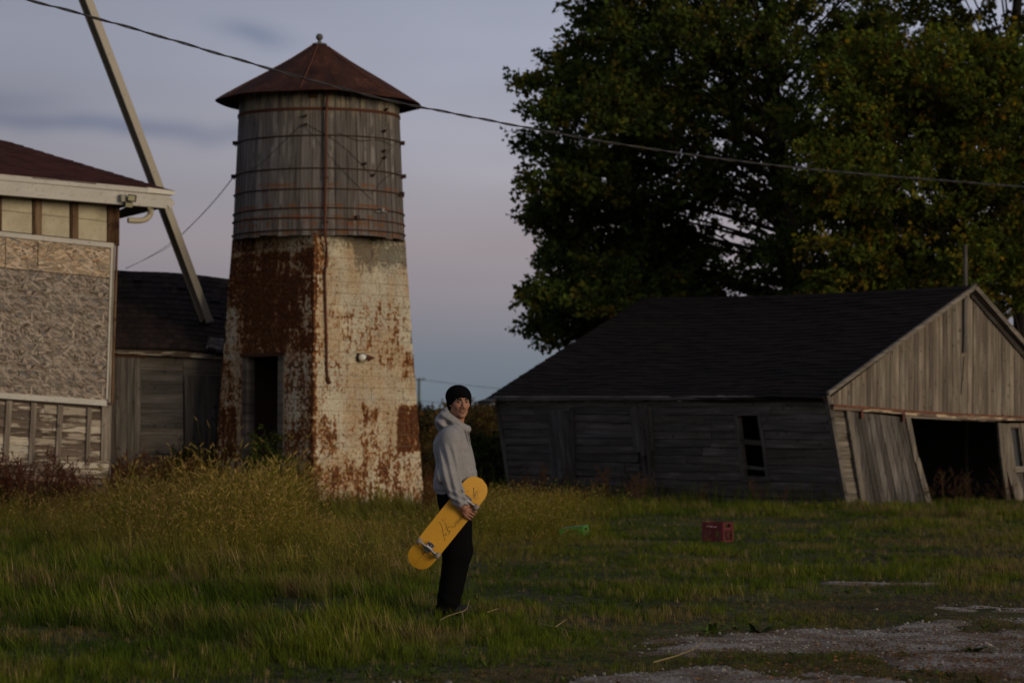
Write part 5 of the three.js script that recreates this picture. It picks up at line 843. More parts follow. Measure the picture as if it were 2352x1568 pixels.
    for (let i = 0; i < 52; i++) { const px = u(1900, 2560), py = u(140, 720), dd = u(-3, 2.6); if (px < 2060 && py > 480 && q() < .5) continue; bo.push([clamp((1000 - py) / 1100, .12, .95), S(px, py, dd), u(.7, 1.2), 2.6]); }
    tree({ name: 'ash_tree', label: 'yellow-green autumn tree with orange leaves at the right behind the barn gable', base: b, top: 8.2, lean: .2, r: .22, boughs: bo, sprays: ashS, density: .88, scale: .95, color: (p, r) => { const t = r(); return t < .78 ? mix3([.062, .094, .013], [.098, .126, .015], r()) : t < .97 ? mix3([.13, .125, .016], [.17, .145, .018], r()) : mix3([.19, .135, .016], [.20, .115, .016], r()); } });
    const D2 = 66, b2 = at(2330, 1110, D2); b2.y = 0; const S2 = (px, py, dd = 0) => at(px, py, D2 + dd), bo2 = [];
    for (let i = 0; i < 60; i++) { const px = u(1960, 2620), py = u(-330, 640); if (px < 2300 && py > -60 && py < 110 && q() < .72) continue; bo2.push([clamp((1000 - py) / 1700, .12, .98), S2(px, py, u(-3, 4)), u(.9, 1.5), 2.2]); }
    tree({ name: 'background_tree', label: 'dark tree at the top right corner behind the yellowing one', base: b2, top: 15, lean: .4, r: .35, boughs: bo2, sprays: mapleS, density: .62, scale: 1, color: (p, r) => mix3([.028, .042, .009], [.045, .052, .012], r()) });
  }
  // ---- shrubs
  function shrub(px, py, D, w, h, cols, label, name = 'shrub', scale = .5, n = 260) {
    const c = at(px, py, D); c.y = gh(c.x, c.z); const T = thing(name, label, 'shrub', c.clone(), 'shrubs round the buildings'), list = [], st = [];
    for (let i = 0; i < 9; i++) { const a = u(0, 6.28); st.push(tube([c.clone(), c.clone().add(new V3(Math.cos(a) * w * .2, h * .5, Math.sin(a) * w * .2)), c.clone().add(new V3(Math.cos(a) * w * u(.3, .8), h * u(.6, .95), Math.sin(a) * w * u(.3, .8)))], .012, 4, 4)); }
    part(T, 'stems', merge(st), bark);
    for (let i = 0; i < n; i++) { const a = u(0, 6.28), r = Math.sqrt(q()), t = u(.08, 1), k = Math.sin(Math.min(1, t * 1.15) * 2.9) * .5 + .55, p = c.clone().add(new V3(Math.cos(a) * r * w * k, h * t * (1 - .25 * r * r), Math.sin(a) * r * w * k)), d = new V3(Math.cos(a), u(-.1, .9), Math.sin(a)).normalize(), co = mix3(cols[0], cols[1], q()), s = u(.7, 1.2) * scale, b = u(.7, 1.25); list.push({ g: i, m: new THREE.Matrix4().compose(p, new THREE.Quaternion().setFromUnitVectors(X1, d), new V3(s, s, s)), c: rgb(co[0] * b, co[1] * b, co[2] * b) }); }
    scatter('foliage', ashS, leafMat(.3), list, T, 'part');
  }
  const dg = [[.028, .042, .010], [.055, .068, .014]], bg = [[.055, .075, .014], [.085, .105, .018]], br = [[.12, .085, .026], [.17, .115, .035]];
  shrub(612, 1130, 43.4, .34, 1.45, [[.04, .06, .014], [.075, .095, .02]], 'leafy green shrub growing in the tower doorway', 'shrub', .42, 190);
  shrub(650, 1150, 41.8, .4, 1.0, bg, 'bright green weed bush in front of the tower door jamb', 'shrub', .4, 150);
  shrub(440, 1130, 45, .5, 1.1, dg, 'dark bush against the door of the grey shed', 'shrub', .45, 220);
  shrub(1122, 1110, 58, .85, 1.45, dg, 'dark bush at the far left corner of the barn', 'shrub', .7, 420); shrub(1150, 1112, 55.5, .6, 1.2, dg, 'low dark bush touching the barn corner board', 'shrub', .6, 300);
  shrub(1075, 1060, 78, 1.3, 2.3, br, 'brownish bush beyond the standing person', 'shrub', 1.0, 420); shrub(1112, 1050, 82, 1.1, 2.0, dg, 'dark green bush right of the brownish one behind the person', 'shrub', 1.0, 420); shrub(1040, 1070, 70, .9, 1.2, br, 'low brown bush between the tower and the person', 'shrub', .8, 260); shrub(985, 1075, 66, .5, 1.0, br, 'low brown bush hard against the tower edge', 'shrub', .7, 180);
  // ---- far hedgerow on the horizon
  const hl = [];
  for (let i = 0; i < 5200; i++) { const d = u(150, 210), px = u(700, 1500), x = (px - CX) / F * d, top = (1.2 + 2.0 * fbm(px * .018, d * .01, 3, 300)) * (px > 1080 ? 1.15 : 1), p = new V3(x, top * Math.pow(q(), .6), -d), a = u(0, 6.28), c = mix3([.022, .030, .012], [.065, .045, .018], fbm(px * .03, 3, 2, 304)), s = u(1.4, 2.6); hl.push({ g: i, m: new THREE.Matrix4().compose(p, new THREE.Quaternion().setFromUnitVectors(X1, new V3(Math.cos(a), u(0, 1), Math.sin(a)).normalize()), new V3(s, s, s)), c: rgb(...c) }); }
  scatter('far_hedgerow', mapleS, leafMat(.2), hl, null, 'stuff', 'low dark tree line on the horizon between tower and barn', 'hedgerow');
}
// ================================================================ surface nets: a mesh from a distance field
function nets(sdf, lo, hi, cell, colorFn) {
  const nx = Math.ceil((hi.x - lo.x) / cell) + 1, ny = Math.ceil((hi.y - lo.y) / cell) + 1, nz = Math.ceil((hi.z - lo.z) / cell) + 1, f = new Float32Array(nx * ny * nz), id = (i, j, k) => i + nx * (j + ny * k);
  for (let k = 0; k < nz; k++) for (let j = 0; j < ny; j++) for (let i = 0; i < nx; i++) f[id(i, j, k)] = sdf(lo.x + i * cell, lo.y + j * cell, lo.z + k * cell);
  const vid = new Int32Array(nx * ny * nz).fill(-1), pos = [], C = [[0, 0, 0], [1, 0, 0], [0, 1, 0], [1, 1, 0], [0, 0, 1], [1, 0, 1], [0, 1, 1], [1, 1, 1]], E = [[0, 1], [2, 3], [4, 5], [6, 7], [0, 2], [1, 3], [4, 6], [5, 7], [0, 4], [1, 5], [2, 6], [3, 7]];
  for (let k = 0; k < nz - 1; k++) for (let j = 0; j < ny - 1; j++) for (let i = 0; i < nx - 1; i++) {
    const v = C.map(([a, b, c]) => f[id(i + a, j + b, k + c)]); let s = 0; for (const x of v) if (x < 0) s++; if (s === 0 || s === 8) continue;
    let x = 0, y = 0, z = 0, n = 0; for (const [a, b] of E) if ((v[a] < 0) !== (v[b] < 0)) { const t = v[a] / (v[a] - v[b]); x += lerp(C[a][0], C[b][0], t); y += lerp(C[a][1], C[b][1], t); z += lerp(C[a][2], C[b][2], t); n++; }
    vid[id(i, j, k)] = pos.length / 3; pos.push(lo.x + (i + x / n) * cell, lo.y + (j + y / n) * cell, lo.z + (k + z / n) * cell);
  }
  const idx = [];
  for (let k = 1; k < nz - 1; k++) for (let j = 1; j < ny - 1; j++) for (let i = 1; i < nx - 1; i++) {
    const a = f[id(i, j, k)] < 0;
    for (const [d, p, q] of [[[1, 0, 0], [0, 1, 0], [0, 0, 1]], [[0, 1, 0], [0, 0, 1], [1, 0, 0]], [[0, 0, 1], [1, 0, 0], [0, 1, 0]]]) {
      const b = f[id(i + d[0], j + d[1], k + d[2])] < 0; if (a === b) continue;
      const g = (s, t) => vid[id(i - s * p[0] - t * q[0], j - s * p[1] - t * q[1], k - s * p[2] - t * q[2])], v0 = g(0, 0), v1 = g(1, 0), v2 = g(1, 1), v3 = g(0, 1); if (Math.min(v0, v1, v2, v3) < 0) continue;
      if (a) idx.push(v0, v1, v2, v0, v2, v3); else idx.push(v0, v2, v1, v0, v3, v2);
    }
  }
  const nrm = new Float32Array(pos.length), col = new Float32Array(pos.length), uv = new Float32Array(pos.length / 3 * 2), e = cell * .6;
  for (let i = 0; i < pos.length; i += 3) {
    const x = pos[i], y = pos[i + 1], z = pos[i + 2]; let a = sdf(x + e, y, z) - sdf(x - e, y, z), b = sdf(x, y + e, z) - sdf(x, y - e, z), c = sdf(x, y, z + e) - sdf(x, y, z - e); const l = Math.hypot(a, b, c) || 1;
    nrm[i] = a / l; nrm[i + 1] = b / l; nrm[i + 2] = c / l; const cc = colorFn ? colorFn(x, y, z) : [1, 1, 1]; col[i] = cc[0]; col[i + 1] = cc[1]; col[i + 2] = cc[2]; uv[i / 3 * 2] = x + z; uv[i / 3 * 2 + 1] = y;
  }
  const g = new THREE.BufferGeometry(); g.setAttribute('position', new THREE.Float32BufferAttribute(pos, 3)); g.setAttribute('normal', new THREE.BufferAttribute(nrm, 3)); g.setAttribute('color', new THREE.BufferAttribute(col, 3)); g.setAttribute('uv', new THREE.BufferAttribute(uv, 2)); g.setIndex(idx); return g;
}
const smin = (a, b, k) => { const h = Math.max(k - Math.abs(a - b), 0) / k; return Math.min(a, b) - h * h * k * .25; }, smax = (a, b, k) => -smin(-a, -b, k);
function cap(x, y, z, a, b, r0, r1) { const bx = b[0] - a[0], by = b[1] - a[1], bz = b[2] - a[2], px = x - a[0], py = y - a[1], pz = z - a[2], t = clamp((px * bx + py * by + pz * bz) / (bx * bx + by * by + bz * bz)); return Math.hypot(px - bx * t, py - by * t, pz - bz * t) - (r0 + (r1 - r0) * t); }
function ell(x, y, z, c, r) { const a = (x - c[0]) / r[0], b = (y - c[1]) / r[1], d = (z - c[2]) / r[2], k0 = Math.hypot(a, b, d), k1 = Math.hypot(a / r[0], b / r[1], d / r[2]); return k1 < 1e-9 ? -Math.min(...r) : k0 * (k0 - 1) / k1; }
// ================================================================ the person: local axes x image-right (his front), y up, z toward the camera (his right side)
{
  const foot = at(1035, 1411, 19); foot.y = gh(foot.x, foot.z); const PO = foot.clone();
  const person = thing('person', 'person in a grey hoodie, black beanie and black trousers standing in the grass', 'person', PO);
  const YAW = 18 * Math.PI / 180, HC = [.072, 1.664, .015], cy = Math.cos(YAW), sy = Math.sin(YAW);
  const toH = (x, y, z) => { const a = x - HC[0], b = y - HC[1], c = z - HC[2]; return [a * cy - c * sy, b, a * sy + c * cy]; };   // head axes: x his left, z forward
  const headS = (x, y, z) => {
    const [a, b, c] = toH(x, y, z), m = Math.abs(a);
    let d = ell(a, b, c, [0, .022, -.022], [.074, .088, .096]);
    d = smin(d, ell(a, b, c, [0, -.03, .022], [.060, .078, .064]), .03);
    d = smin(d, cap(m, b, c, [.046, -.072, -.008], [.010, -.108, .054], .018, .018), .028);
    d = smin(d, cap(m, b, c, [.043, -.026, .050], [.036, -.032, .058], .018, .018), .02);
    d = smin(d, cap(m, b, c, [.010, .017, .079], [.044, .018, .062], .0105, .0095), .012);
    d = smin(d, cap(a, b, c, [0, .004, .084], [0, -.040, .106], .0075, .0105), .010); d = smin(d, ell(m, b, c, [.0115, -.047, .092], [.009, .008, .010]), .006);
    d = smax(d, -ell(m, b, c, [.031, -.003, .098], [.019, .011, .022]), .010);
    d = smin(d, ell(m, b, c, [.031, -.002, .068], [.014, .0125, .014]), .003);
    d = smin(d, cap(a, b, c, [-.016, -.070, .080], [.016, -.070, .080], .006, .006), .008); d = smin(d, cap(a, b, c, [-.012, -.079, .079], [.012, -.079, .079], .0065, .0065), .008);
    d = smin(d, ell(a, b, c, [0, -.110, .062], [.020, .016, .018]), .014);
    d = smin(d, ell(m, b, c, [.076, -.012, -.012], [.010, .028, .018]), .006);
    d = smin(d, cap(x, y, z, [HC[0] - .012, HC[1] - .06, HC[2] - .012], [.028, 1.41, .0], .056, .060), .02);
    return d;
  };
  const skin = [.335, .170, .105], hair = [.030, .017, .010];
  const headC = (x, y, z) => {
    const [a, b, c] = toH(x, y, z), m = Math.abs(a), n = fbm(x * 160, y * 160, 2, 310); let s = skin.map(v => v * (.93 + .14 * n));
    s = mix3(s, [.36, .145, .095], Math.exp(-(((m - .040) / .02) ** 2 + ((b + .035) / .022) ** 2)) * .55); s = mix3(s, [.37, .15, .10], Math.exp(-((a / .014) ** 2 + ((b + .042) / .012) ** 2)) * (c > .09 ? .5 : 0));
    if (c > .03) {
      const brow = b - (.0165 + .004 * Math.sin((m - .01) * 60)); if (m > .012 && m < .050 && Math.abs(brow) < .0078 - .05 * Math.max(0, m - .035)) s = hair;
      if (m < .027 && b > -.0655 && b < -.0545 - .10 * m) s = mix3(s, hair, .52 + .2 * n);
      if (m < .017 && b < -.066 && b > -.082) s = mix3(s, [.22, .095, .07], .6); if (m < .019 && Math.abs(b + .0742) < .0017) s = [.10, .04, .03];
      if (m < .012 && b < -.086 && b > -.097) s = mix3(s, hair, .4); if (b < -.075 && m < .05) s = mix3(s, [.20, .105, .07], .30 * n + .1);
      const ex = (m - .031) / .0135, ey = (b + .002) / .0072; if (ex * ex + ey * ey < 1 && c > .05) { s = [.27, .24, .22]; const ix = a - (a > 0 ? .031 : -.031) + .002; if (Math.hypot(ix, b + .001) < .0078) s = [.020, .012, .008]; if (ey > .52) s = hair; } else if (ex * ex * .8 + ey * ey * .55 < 1 && c > .04) s = mix3(s, [.12, .05, .035], .75);
    }
    return s;
  };
  const headG = nets(headS, new V3(HC[0] - .14, 1.40, HC[2] - .15), new V3(HC[0] + .16, 1.78, HC[2] + .16), .0032, headC);
  // body under the clothes, one piece with the neck; coarse
  const shN = [.0, 1.385, .165], elN = [-.012, 1.10, .215], wrN = [.082, .845, .262], shF = [.02, 1.385, -.165], elF = [.0, 1.10, -.21], wrF = [.16, 1.0, -.12];
  const hipN = [.02, .90, .09], kneeN = [.045, .49, .095], ankN = [-.030, .07, .10], hipF = [.03, .90, -.09], kneeF = [.075, .50, -.085], ankF = [-.01, .07, -.075];
  const bodyS = (x, y, z) => { let d = cap(x, y, z, [.03, 1.34, 0], [.03, .98, 0], .11, .10); d = smin(d, cap(x, y, z, [.03, 1.45, 0], [.04, 1.32, 0], .055, .08), .05); for (const [a, b, r0, r1] of [[shN, elN, .048, .040], [elN, wrN, .038, .027], [shF, elF, .048, .040], [elF, wrF, .038, .027], [hipN, kneeN, .08, .055], [kneeN, ankN, .052, .035], [hipF, kneeF, .08, .055], [kneeF, ankF, .052, .035]]) d = smin(d, cap(x, y, z, a, b, r0, r1), .03); return d; };
  const bodyG = nets(bodyS, new V3(-.2, -.0, -.3), new V3(.3, 1.44, .34), .016, () => skin);
  // ---- board frame (needed for the hand)
  const e1 = new V3(.626, .78, -.03).normalize(), e3 = new V3(.06, -.07, 1).normalize(); const e2 = e1.clone().cross(e3).normalize(); e3.copy(e2.clone().cross(e1).normalize());   // e1 up the board, e2 down-right across it, e3 toward the camera
  const BC = new V3((1030.5 - 1035) / 292, (1411 - 1200) / 292, .235);
  const bp = (s, t, n) => BC.clone().addScaledVector(e1, s).addScaledVector(e2, t).addScaledVector(e3, n);
  // ---- right hand gripping the lower edge
  const toB = (px, py) => { const v = new V3((px - 1035) / 292, (1411 - py) / 292, BC.z).sub(BC); return [v.dot(e1), v.dot(e2)]; };
  const hs = toB(1078, 1178)[0], A3 = p => [p.x, p.y, p.z], fing = [];
  const wrist = A3(bp(hs + .012, .015, .050)), palm0 = bp(hs, .045, .040);
  [[.034, .062, .0088], [.012, .068, .0092], [-.011, .066, .0088], [-.032, .058, .0078]].forEach(([o, len, r], i) => {
    const sp = o * 1.05, k = A3(bp(hs + o, .068 - .004 * Math.abs(i - 1), .036)), p1 = A3(bp(hs + sp + .004, .104, .030 - i * .001)), p2 = A3(bp(hs + sp * 1.05 + .006, .118, .006)), p3 = A3(bp(hs + sp * 1.05 + .006, .106, -.016)); fing.push([k, p1, r * 1.06, r], [p1, p2, r, r * .92], [p2, p3, r * .92, r * .8]); void len;
  });
  const th = [[A3(bp(hs + .035, .028, .036)), A3(bp(hs + .062, .050, .026)), .012, .010], [A3(bp(hs + .062, .050, .026)), A3(bp(hs + .078, .072, .020)), .010, .0085]];
  const handS = (x, y, z) => {
    let d = cap(x, y, z, wrist, A3(palm0), .026, .020);
    for (const o of [.030, .010, -.010, -.029]) d = smin(d, cap(x, y, z, A3(bp(hs + o * .6, .030, .038)), A3(bp(hs + o, .068, .036)), .015, .0115), .010);
    d = smin(d, cap(x, y, z, wrist, wrN, .026, .028), .01); let f = 9; for (const [a, b, r0, r1] of fing) f = Math.min(f, cap(x, y, z, a, b, r0, r1)); d = smin(d, f, .007); let t = 9; for (const [a, b, r0, r1] of th) t = smin(t, cap(x, y, z, a, b, r0, r1), .006); return smin(d, t, .008);
  };
  const hc = bp(hs, .06, .02), handG = nets(handS, new V3(hc.x - .13, hc.y - .10, hc.z - .07), new V3(hc.x + .11, hc.y + .13, hc.z + .09), .0026, (x, y, z) => { const n = fbm(x * 200, y * 200, 2, 315); return [.30, .145, .095].map(v => v * (.88 + .24 * n)); });
  part(person, 'body', merge([headG, bodyG, handG]), new THREE.MeshPhysicalMaterial({ vertexColors: true, roughness: .55, specularIntensity: .45 }), false);

  // ---- hoodie
  const rows = [[.90, -.100, .135, .155], [.935, -.128, .165, .178], [.975, -.138, .190, .188], [1.05, -.136, .205, .192], [1.18, -.118, .195, .190], [1.28, -.138, .172, .195], [1.34, -.140, .155, .195], [1.40, -.112, .138, .175], [1.44, -.085, .118, .130], [1.48, -.06, .095, .085]];
  const torso = (x, y, z) => { let i = 0; while (i < rows.length - 2 && y > rows[i + 1][0]) i++; const A = rows[i], B = rows[i + 1], t = clamp((y - A[0]) / (B[0] - A[0])), x0 = lerp(A[1], B[1], t), x1 = lerp(A[2], B[2], t), hz = lerp(A[3], B[3], t), cx = (x0 + x1) / 2, hx = (x1 - x0) / 2, k = Math.pow(Math.pow(Math.abs(x - cx) / hx, 2.3) + Math.pow(Math.abs(z) / hz, 2.3), 1 / 2.3); return Math.max((k - 1) * Math.min(hx, hz), .932 - y, y - 1.475); };
  const cuffE = A3(bp(hs + .012, -.004, .052));
  const hoodS = (x, y, z) => {
    let d = torso(x, y, z);
    const fold = .010 * (n3(x * 11 + 3, y * 4.5, z * 11) - .5) + .0035 * Math.sin(y * 42 + 9 * n3(x * 6, y * 5, z * 6)) * sstep(1.12, .95, y);
    // near sleeve, loose, with long folds down it
    const aS = [.0, 1.385, .165], aE = [-.018, 1.095, .225];
    let s = cap(x, y, z, aS, aE, .082, .080); s = smin(s, cap(x, y, z, aE, cuffE, .078, .050), .03); s = smin(s, cap(x, y, z, [lerp(aE[0], cuffE[0], .8), lerp(aE[1], cuffE[1], .8), lerp(aE[2], cuffE[2], .8)], cuffE, .052, .042), .012);
    const cl = (x - cuffE[0]) * e2.x + (y - cuffE[1]) * e2.y * .9; s = smax(s, ((x - cuffE[0]) * (cuffE[0] - aE[0]) + (y - cuffE[1]) * (cuffE[1] - aE[1]) + (z - cuffE[2]) * (cuffE[2] - aE[2])) / .28 - .012, .006); void cl;
    s += .0085 * Math.sin((x - .25 * (1.1 - y)) * 105 + 5.5 * n3(x * 5, y * 3.2, 3)) * sstep(.14, .22, z) * sstep(1.38, 1.25, y) * (y > .95 ? 1 : .5) + .006 * Math.sin(y * 120 + x * 60) * sstep(1.02, .95, y) * sstep(.85, .9, y);
    let s2 = cap(x, y, z, [.02, 1.385, -.165], [.0, 1.10, -.215], .080, .075); s2 = smin(s2, cap(x, y, z, [.0, 1.10, -.215], [.15, 1.0, -.13], .072, .055), .03);
    d = smin(d, s, .028); d = smin(d, s2, .03);
    d = smin(d, cap(x, y, z, [.02, 1.43, .07], aS, .060, .078), .04); d = smin(d, cap(x, y, z, [.02, 1.43, -.07], [.02, 1.385, -.165], .060, .076), .04);
    // armhole seam and pouch
    d += fold;
    const pk = Math.max(Math.abs(y - 1.045) - .09, .045 - x); d -= .007 * sstep(.012, -.012, pk) * (z > -.19 && z < .17 ? 1 : 0);
    // hem rib pulls in
    d += .008 * sstep(.985, .965, y) * (Math.abs(z) < .2 && z < .2 ? 1 : 0);
    return d;
  };
  const hoodOnly = (x, y, z) => {                            // collar ring of the hood and its bag behind
    const t = clamp((.13 - x) / .24), yy = lerp(1.450, 1.572, Math.min(1, t * 1.35)) - .05 * sstep(.72, 1, t), cx = .028, cz = .004, rad = Math.hypot((x - cx) / 1.06, (z - cz)), ring = Math.hypot(rad - .098, (y - yy) * lerp(.95, .80, t)) - lerp(.026, .040, t);
    let d = ring; d = smin(d, ell(x, y, z, [-.064, 1.500, 0], [.060, .064, .135]), .03); d = smin(d, ell(x, y, z, [.02, 1.455, 0], [.12, .05, .135]), .03);
    d += .010 * Math.sin((y * .8 + x * .55) * 95 + 1.2 + 2 * n3(x * 8, y * 8, z * 8)) * sstep(.03, .09, Math.abs(z)) * sstep(.06, -.02, x);
    d = smax(d, -cap(x, y, z, [.03, 1.40, .0], [HC[0] + .016, 1.60, .02], .056, .088), .015); return d;
  };
  const allH = (x, y, z) => smin(hoodS(x, y, z), y > 1.36 ? hoodOnly(x, y, z) : 9, .012);
  const greyT = metres(dataTex(256, 256, (u, v) => { const n = fbm(u * 120, v * 120, 2, 320, 120, 120), m = fbm(u * 16, v * 16, 3, 324, 16, 16); const k = .262 + .10 * (n - .5) + .05 * (m - .5); return [k * 1.0, k * .985, k * .99]; }), .25, .25);
  const greyB = metres(dataTex(256, 256, (u, v) => [fbm(u * 90, v * 90, 3, 328, 90, 90)], true, false), .12, .12);
  const hoodie = part(person, 'hoodie', nets(allH, new V3(-.24, .80, -.33), new V3(.28, 1.68, .36), .0085), new THREE.MeshPhysicalMaterial({ map: greyT, bumpMap: greyB, bumpScale: .002, roughness: 1, specularIntensity: .2, sheen: .25, sheenRoughness: .7, sheenColor: rgb(.4, .4, .4) }), false);
  const strM = std({ color: rgb(.19, .19, .195) }), Lp = (px, py, z) => new V3((px - 1035) / 292, (1411 - py) / 292, z);
  for (const k of [0, 1]) part(hoodie, 'drawstring', tube([Lp(1068 + k * 6, 984, .075 - k * .05), Lp(1072 + k * 5, 1002, .105 - k * .05), Lp(1076 + k * 4, 1022, .105 - k * .05), Lp(1080 + k * 2, 1038, .10 - k * .05)], .0045, 12, 5), strM, false);
  part(hoodie, 'pocket_slit', tube([Lp(1083, 1078, .135), Lp(1085, 1090, .135)], .0035, 4, 5), std({ color: rgb(.03, .03, .03) }), false);
  // ---- beanie
  const beanS = (x, y, z) => { const [a, b, c] = toH(x, y, z); let d = ell(a, b, c, [0, .030, -.020], [.097, .103, .112]); d = smin(d, ell(a, b, c, [-.012, .050, -.062], [.082, .078, .070]), .03); d = smin(d, ell(a, b, c, [0, -.02, -.030], [.095, .07, .098]), .02); const cut = (.040 - b) - (.092 - c) * .70 + .0; d = smax(d, cut, .010); d = Math.max(d, -.066 - b); d += .0012 * Math.sin(Math.atan2(a, c + .02) * 60) + .004 * (n3(a * 18, b * 18, c * 18) - .5); return d; };
  part(person, 'beanie', nets(beanS, new V3(HC[0] - .15, 1.59, HC[2] - .16), new V3(HC[0] + .15, 1.82, HC[2] + .16), .004), std({ color: rgb(.0042, .0042, .0045), roughness: 1, specularIntensity: .08 }), false);
  // ---- trousers and shoes
  const legS = (x, y, z) => {
    let d = ell(x, y, z, [.025, .93, 0], [.135, .12, .175]); const l = (h, k, a, b0) => { let s = cap(x, y, z, h, k, .118, .100); s = smin(s, cap(x, y, z, k, a, .100, .084), .04); return s; };
    const ln = l([.028, .86, .085], [.045, .49, .10], [-.028, .05, .10]), lf = l([.045, .86, -.085], [.068, .50, -.085], [-.020, .05, -.08]); d = smin(d, Math.min(ln, lf), .05);
    d += .010 * (n3(x * 9 + 7, y * 5, z * 9) - .5) + .005 * Math.sin(y * 60 + x * 30 + 6 * n3(x * 5, y * 5, z * 5)) * sstep(.22, .08, y); return Math.max(d, .022 - y, y - 1.0);
  };
  part(person, 'trousers', nets(legS, new V3(-.2, 0, -.27), new V3(.25, 1.02, .28), .0095), std({ color: rgb(.0042, .0040, .0042), roughness: 1, specularIntensity: .08 }), false);
  for (const [ax, az] of [[-.03, .10], [-.018, -.08]]) part(person, 'shoe', nets((x, y, z) => { let d = cap(x, y, z, [ax - .035, .045, az], [ax + .14, .035, az + .012], .040, .036); d = smin(d, ell(x, y, z, [ax + .0, .07, az], [.055, .05, .042]), .03); return Math.max(d, .003 - y); }, new V3(ax - .12, -.01, az - .08), new V3(ax + .24, .15, az + .08), .007), std({ color: rgb(.01, .01, .0105), roughness: .8 }), false);

  // ================================================================ the skateboard
  const sk = thing('skateboard', 'worn yellow skateboard held against the leg with its underside and wheels showing', 'skateboard', PO.clone());
  const LH = .432, HWd = .108, hw = s => { const a = Math.abs(s), k = a > .315 ? Math.sqrt(Math.max(0, 1 - ((a - .315) / (LH - .315)) ** 2.2)) : 1; return HWd * (k * .99 + .01) - (a < .315 ? .003 * (a / .315) ** 2 : .003 * k); };
  const kick = s => { const a = Math.max(0, Math.abs(s) - .255); return -1.15 * a * a - .10 * a; };   // ends bend away from the underside
  const surf = (s, t, n) => bp(s, t * hw(s), n + kick(s) - .006 * t * t * 0 + .006 * (1 - t * t) * (Math.abs(s) < .27 ? 1 : sstep(.34, .27, Math.abs(s))));
  const cv = document.createElement('canvas'); cv.width = 1024; cv.height = 256; {
    const g = cv.getContext('2d'), q = rng(66); g.fillStyle = '#c4922a'; g.fillRect(0, 0, 1024, 256);
    for (let i = 0; i < 2600; i++) { const a = q() * .10; g.fillStyle = q() < .5 ? `rgba(120,70,10,${a})` : `rgba(250,190,70,${a})`; const w = 4 + q() * 60; g.fillRect(q() * 1024, q() * 256, w, 1 + q() * 2); }
    const stroke = (pts, w, a) => { for (let r = 0; r < 5; r++) { g.strokeStyle = `rgba(${52 + q() * 25 | 0},${40 + q() * 18 | 0},22,${a * (.20 + .32 * q())})`; g.lineWidth = w * (.35 + q() * .9); g.setLineDash([6 + q() * 26, 2 + q() * 12]); g.lineCap = 'round'; g.beginPath(); pts.forEach(([x, y], i) => { const X = x + (q() - .5) * 5, Y = y + (q() - .5) * 5; i ? g.lineTo(X, Y) : g.moveTo(X, Y); }); g.stroke(); } };
    // scuffs along the middle, seen as loose scribbled marks (x along the board from the lower end, y across from the upper-left edge)
    stroke([[470, 60], [462, 85], [440, 118], [404, 160], [372, 205]], 5, .8); stroke([[505, 60], [500, 90], [488, 120], [470, 150]], 5, .75); stroke([[524, 72], [532, 84]], 5, .6); stroke([[470, 150], [455, 170], [468, 185], [440, 196]], 7, .8); stroke([[486, 152], [500, 168], [520, 176], [512, 190], [540, 196], [556, 180]], 4, .7); stroke([[545, 170], [570, 175], [590, 190], [580, 206]], 4, .6); stroke([[600, 190], [622, 196]], 9, .55); stroke([[640, 206], [655, 190]], 5, .5); stroke([[400, 165], [420, 180], [428, 170]], 6, .6);
    stroke([[150, 120], [170, 128], [196, 120], [220, 128], [238, 110]], 14, .42); stroke([[150, 128], [100, 128], [60, 130], [20, 132]], 3, .7); stroke([[150, 125], [168, 92], [190, 78]], 6, .4); stroke([[140, 130], [150, 165], [165, 190]], 7, .4); stroke([[120, 100], [128, 80]], 6, .35); stroke([[228, 80], [255, 70]], 8, .35);
    stroke([[912, 110], [885, 132], [862, 152], [845, 166]], 9, .75); stroke([[905, 150], [886, 176], [868, 184]], 5, .7); stroke([[872, 160], [855, 185], [838, 180]], 5, .6); stroke([[850, 96], [858, 84]], 5, .4); stroke([[840, 196], [872, 200]], 4, .5); stroke([[760, 120], [790, 150]], 4, .3);
    for (const [cx, cy, rr2] of [[470, 150, 70], [180, 125, 60], [880, 155, 60], [560, 190, 50], [620, 195, 40]]) for (let i = 0; i < 60; i++) { const a = q() * 6.28, r = rr2 * q(); g.save(); g.translate(cx + Math.cos(a) * r * 1.4, cy + Math.sin(a) * r * .6); g.rotate(-.8 + q() * 1.2); g.fillStyle = `rgba(70,52,24,${.03 + q() * .10})`; g.fillRect(-14 * q() - 4, -2, 8 + 34 * q(), 2 + q() * 4); g.restore(); }
    for (let i = 0; i < 240; i++) { g.fillStyle = `rgba(50,36,20,${q() * .35})`; const ex = q() < .5 ? q() * 260 : 760 + q() * 250; g.fillRect(ex, q() * 256, 1 + q() * 12, 1 + q() * 2.2); }
    g.strokeStyle = 'rgba(60,45,25,.5)'; g.lineWidth = 3; g.strokeRect(0, 0, 1024, 256);
  }
  const boardT = new THREE.CanvasTexture(cv); boardT.colorSpace = THREE.SRGBColorSpace;
  const NS = 64, NT2 = 10, gridGeo = (n, flip) => { const pos = [], uv = [], idx = []; for (let i = 0; i <= NS; i++) for (let j = 0; j <= NT2; j++) { const s = lerp(-LH, LH, i / NS), t = lerp(-1, 1, j / NT2), p = surf(s, t, n); pos.push(p.x, p.y, p.z); uv.push((s + LH) / (2 * LH), 1 - (t * hw(s) + HWd) / (2 * HWd)); } for (let i = 0; i < NS; i++) for (let j = 0; j < NT2; j++) { const a = i * (NT2 + 1) + j, b = a + 1, c = a + NT2 + 2, d = a + NT2 + 1; flip ? idx.push(a, c, b, a, d, c) : idx.push(a, b, c, a, c, d); } const g = new THREE.BufferGeometry(); g.setAttribute('position', new THREE.Float32BufferAttribute(pos, 3)); g.setAttribute('uv', new THREE.Float32BufferAttribute(uv, 2)); g.setIndex(idx); g.computeVertexNormals(); return g; };
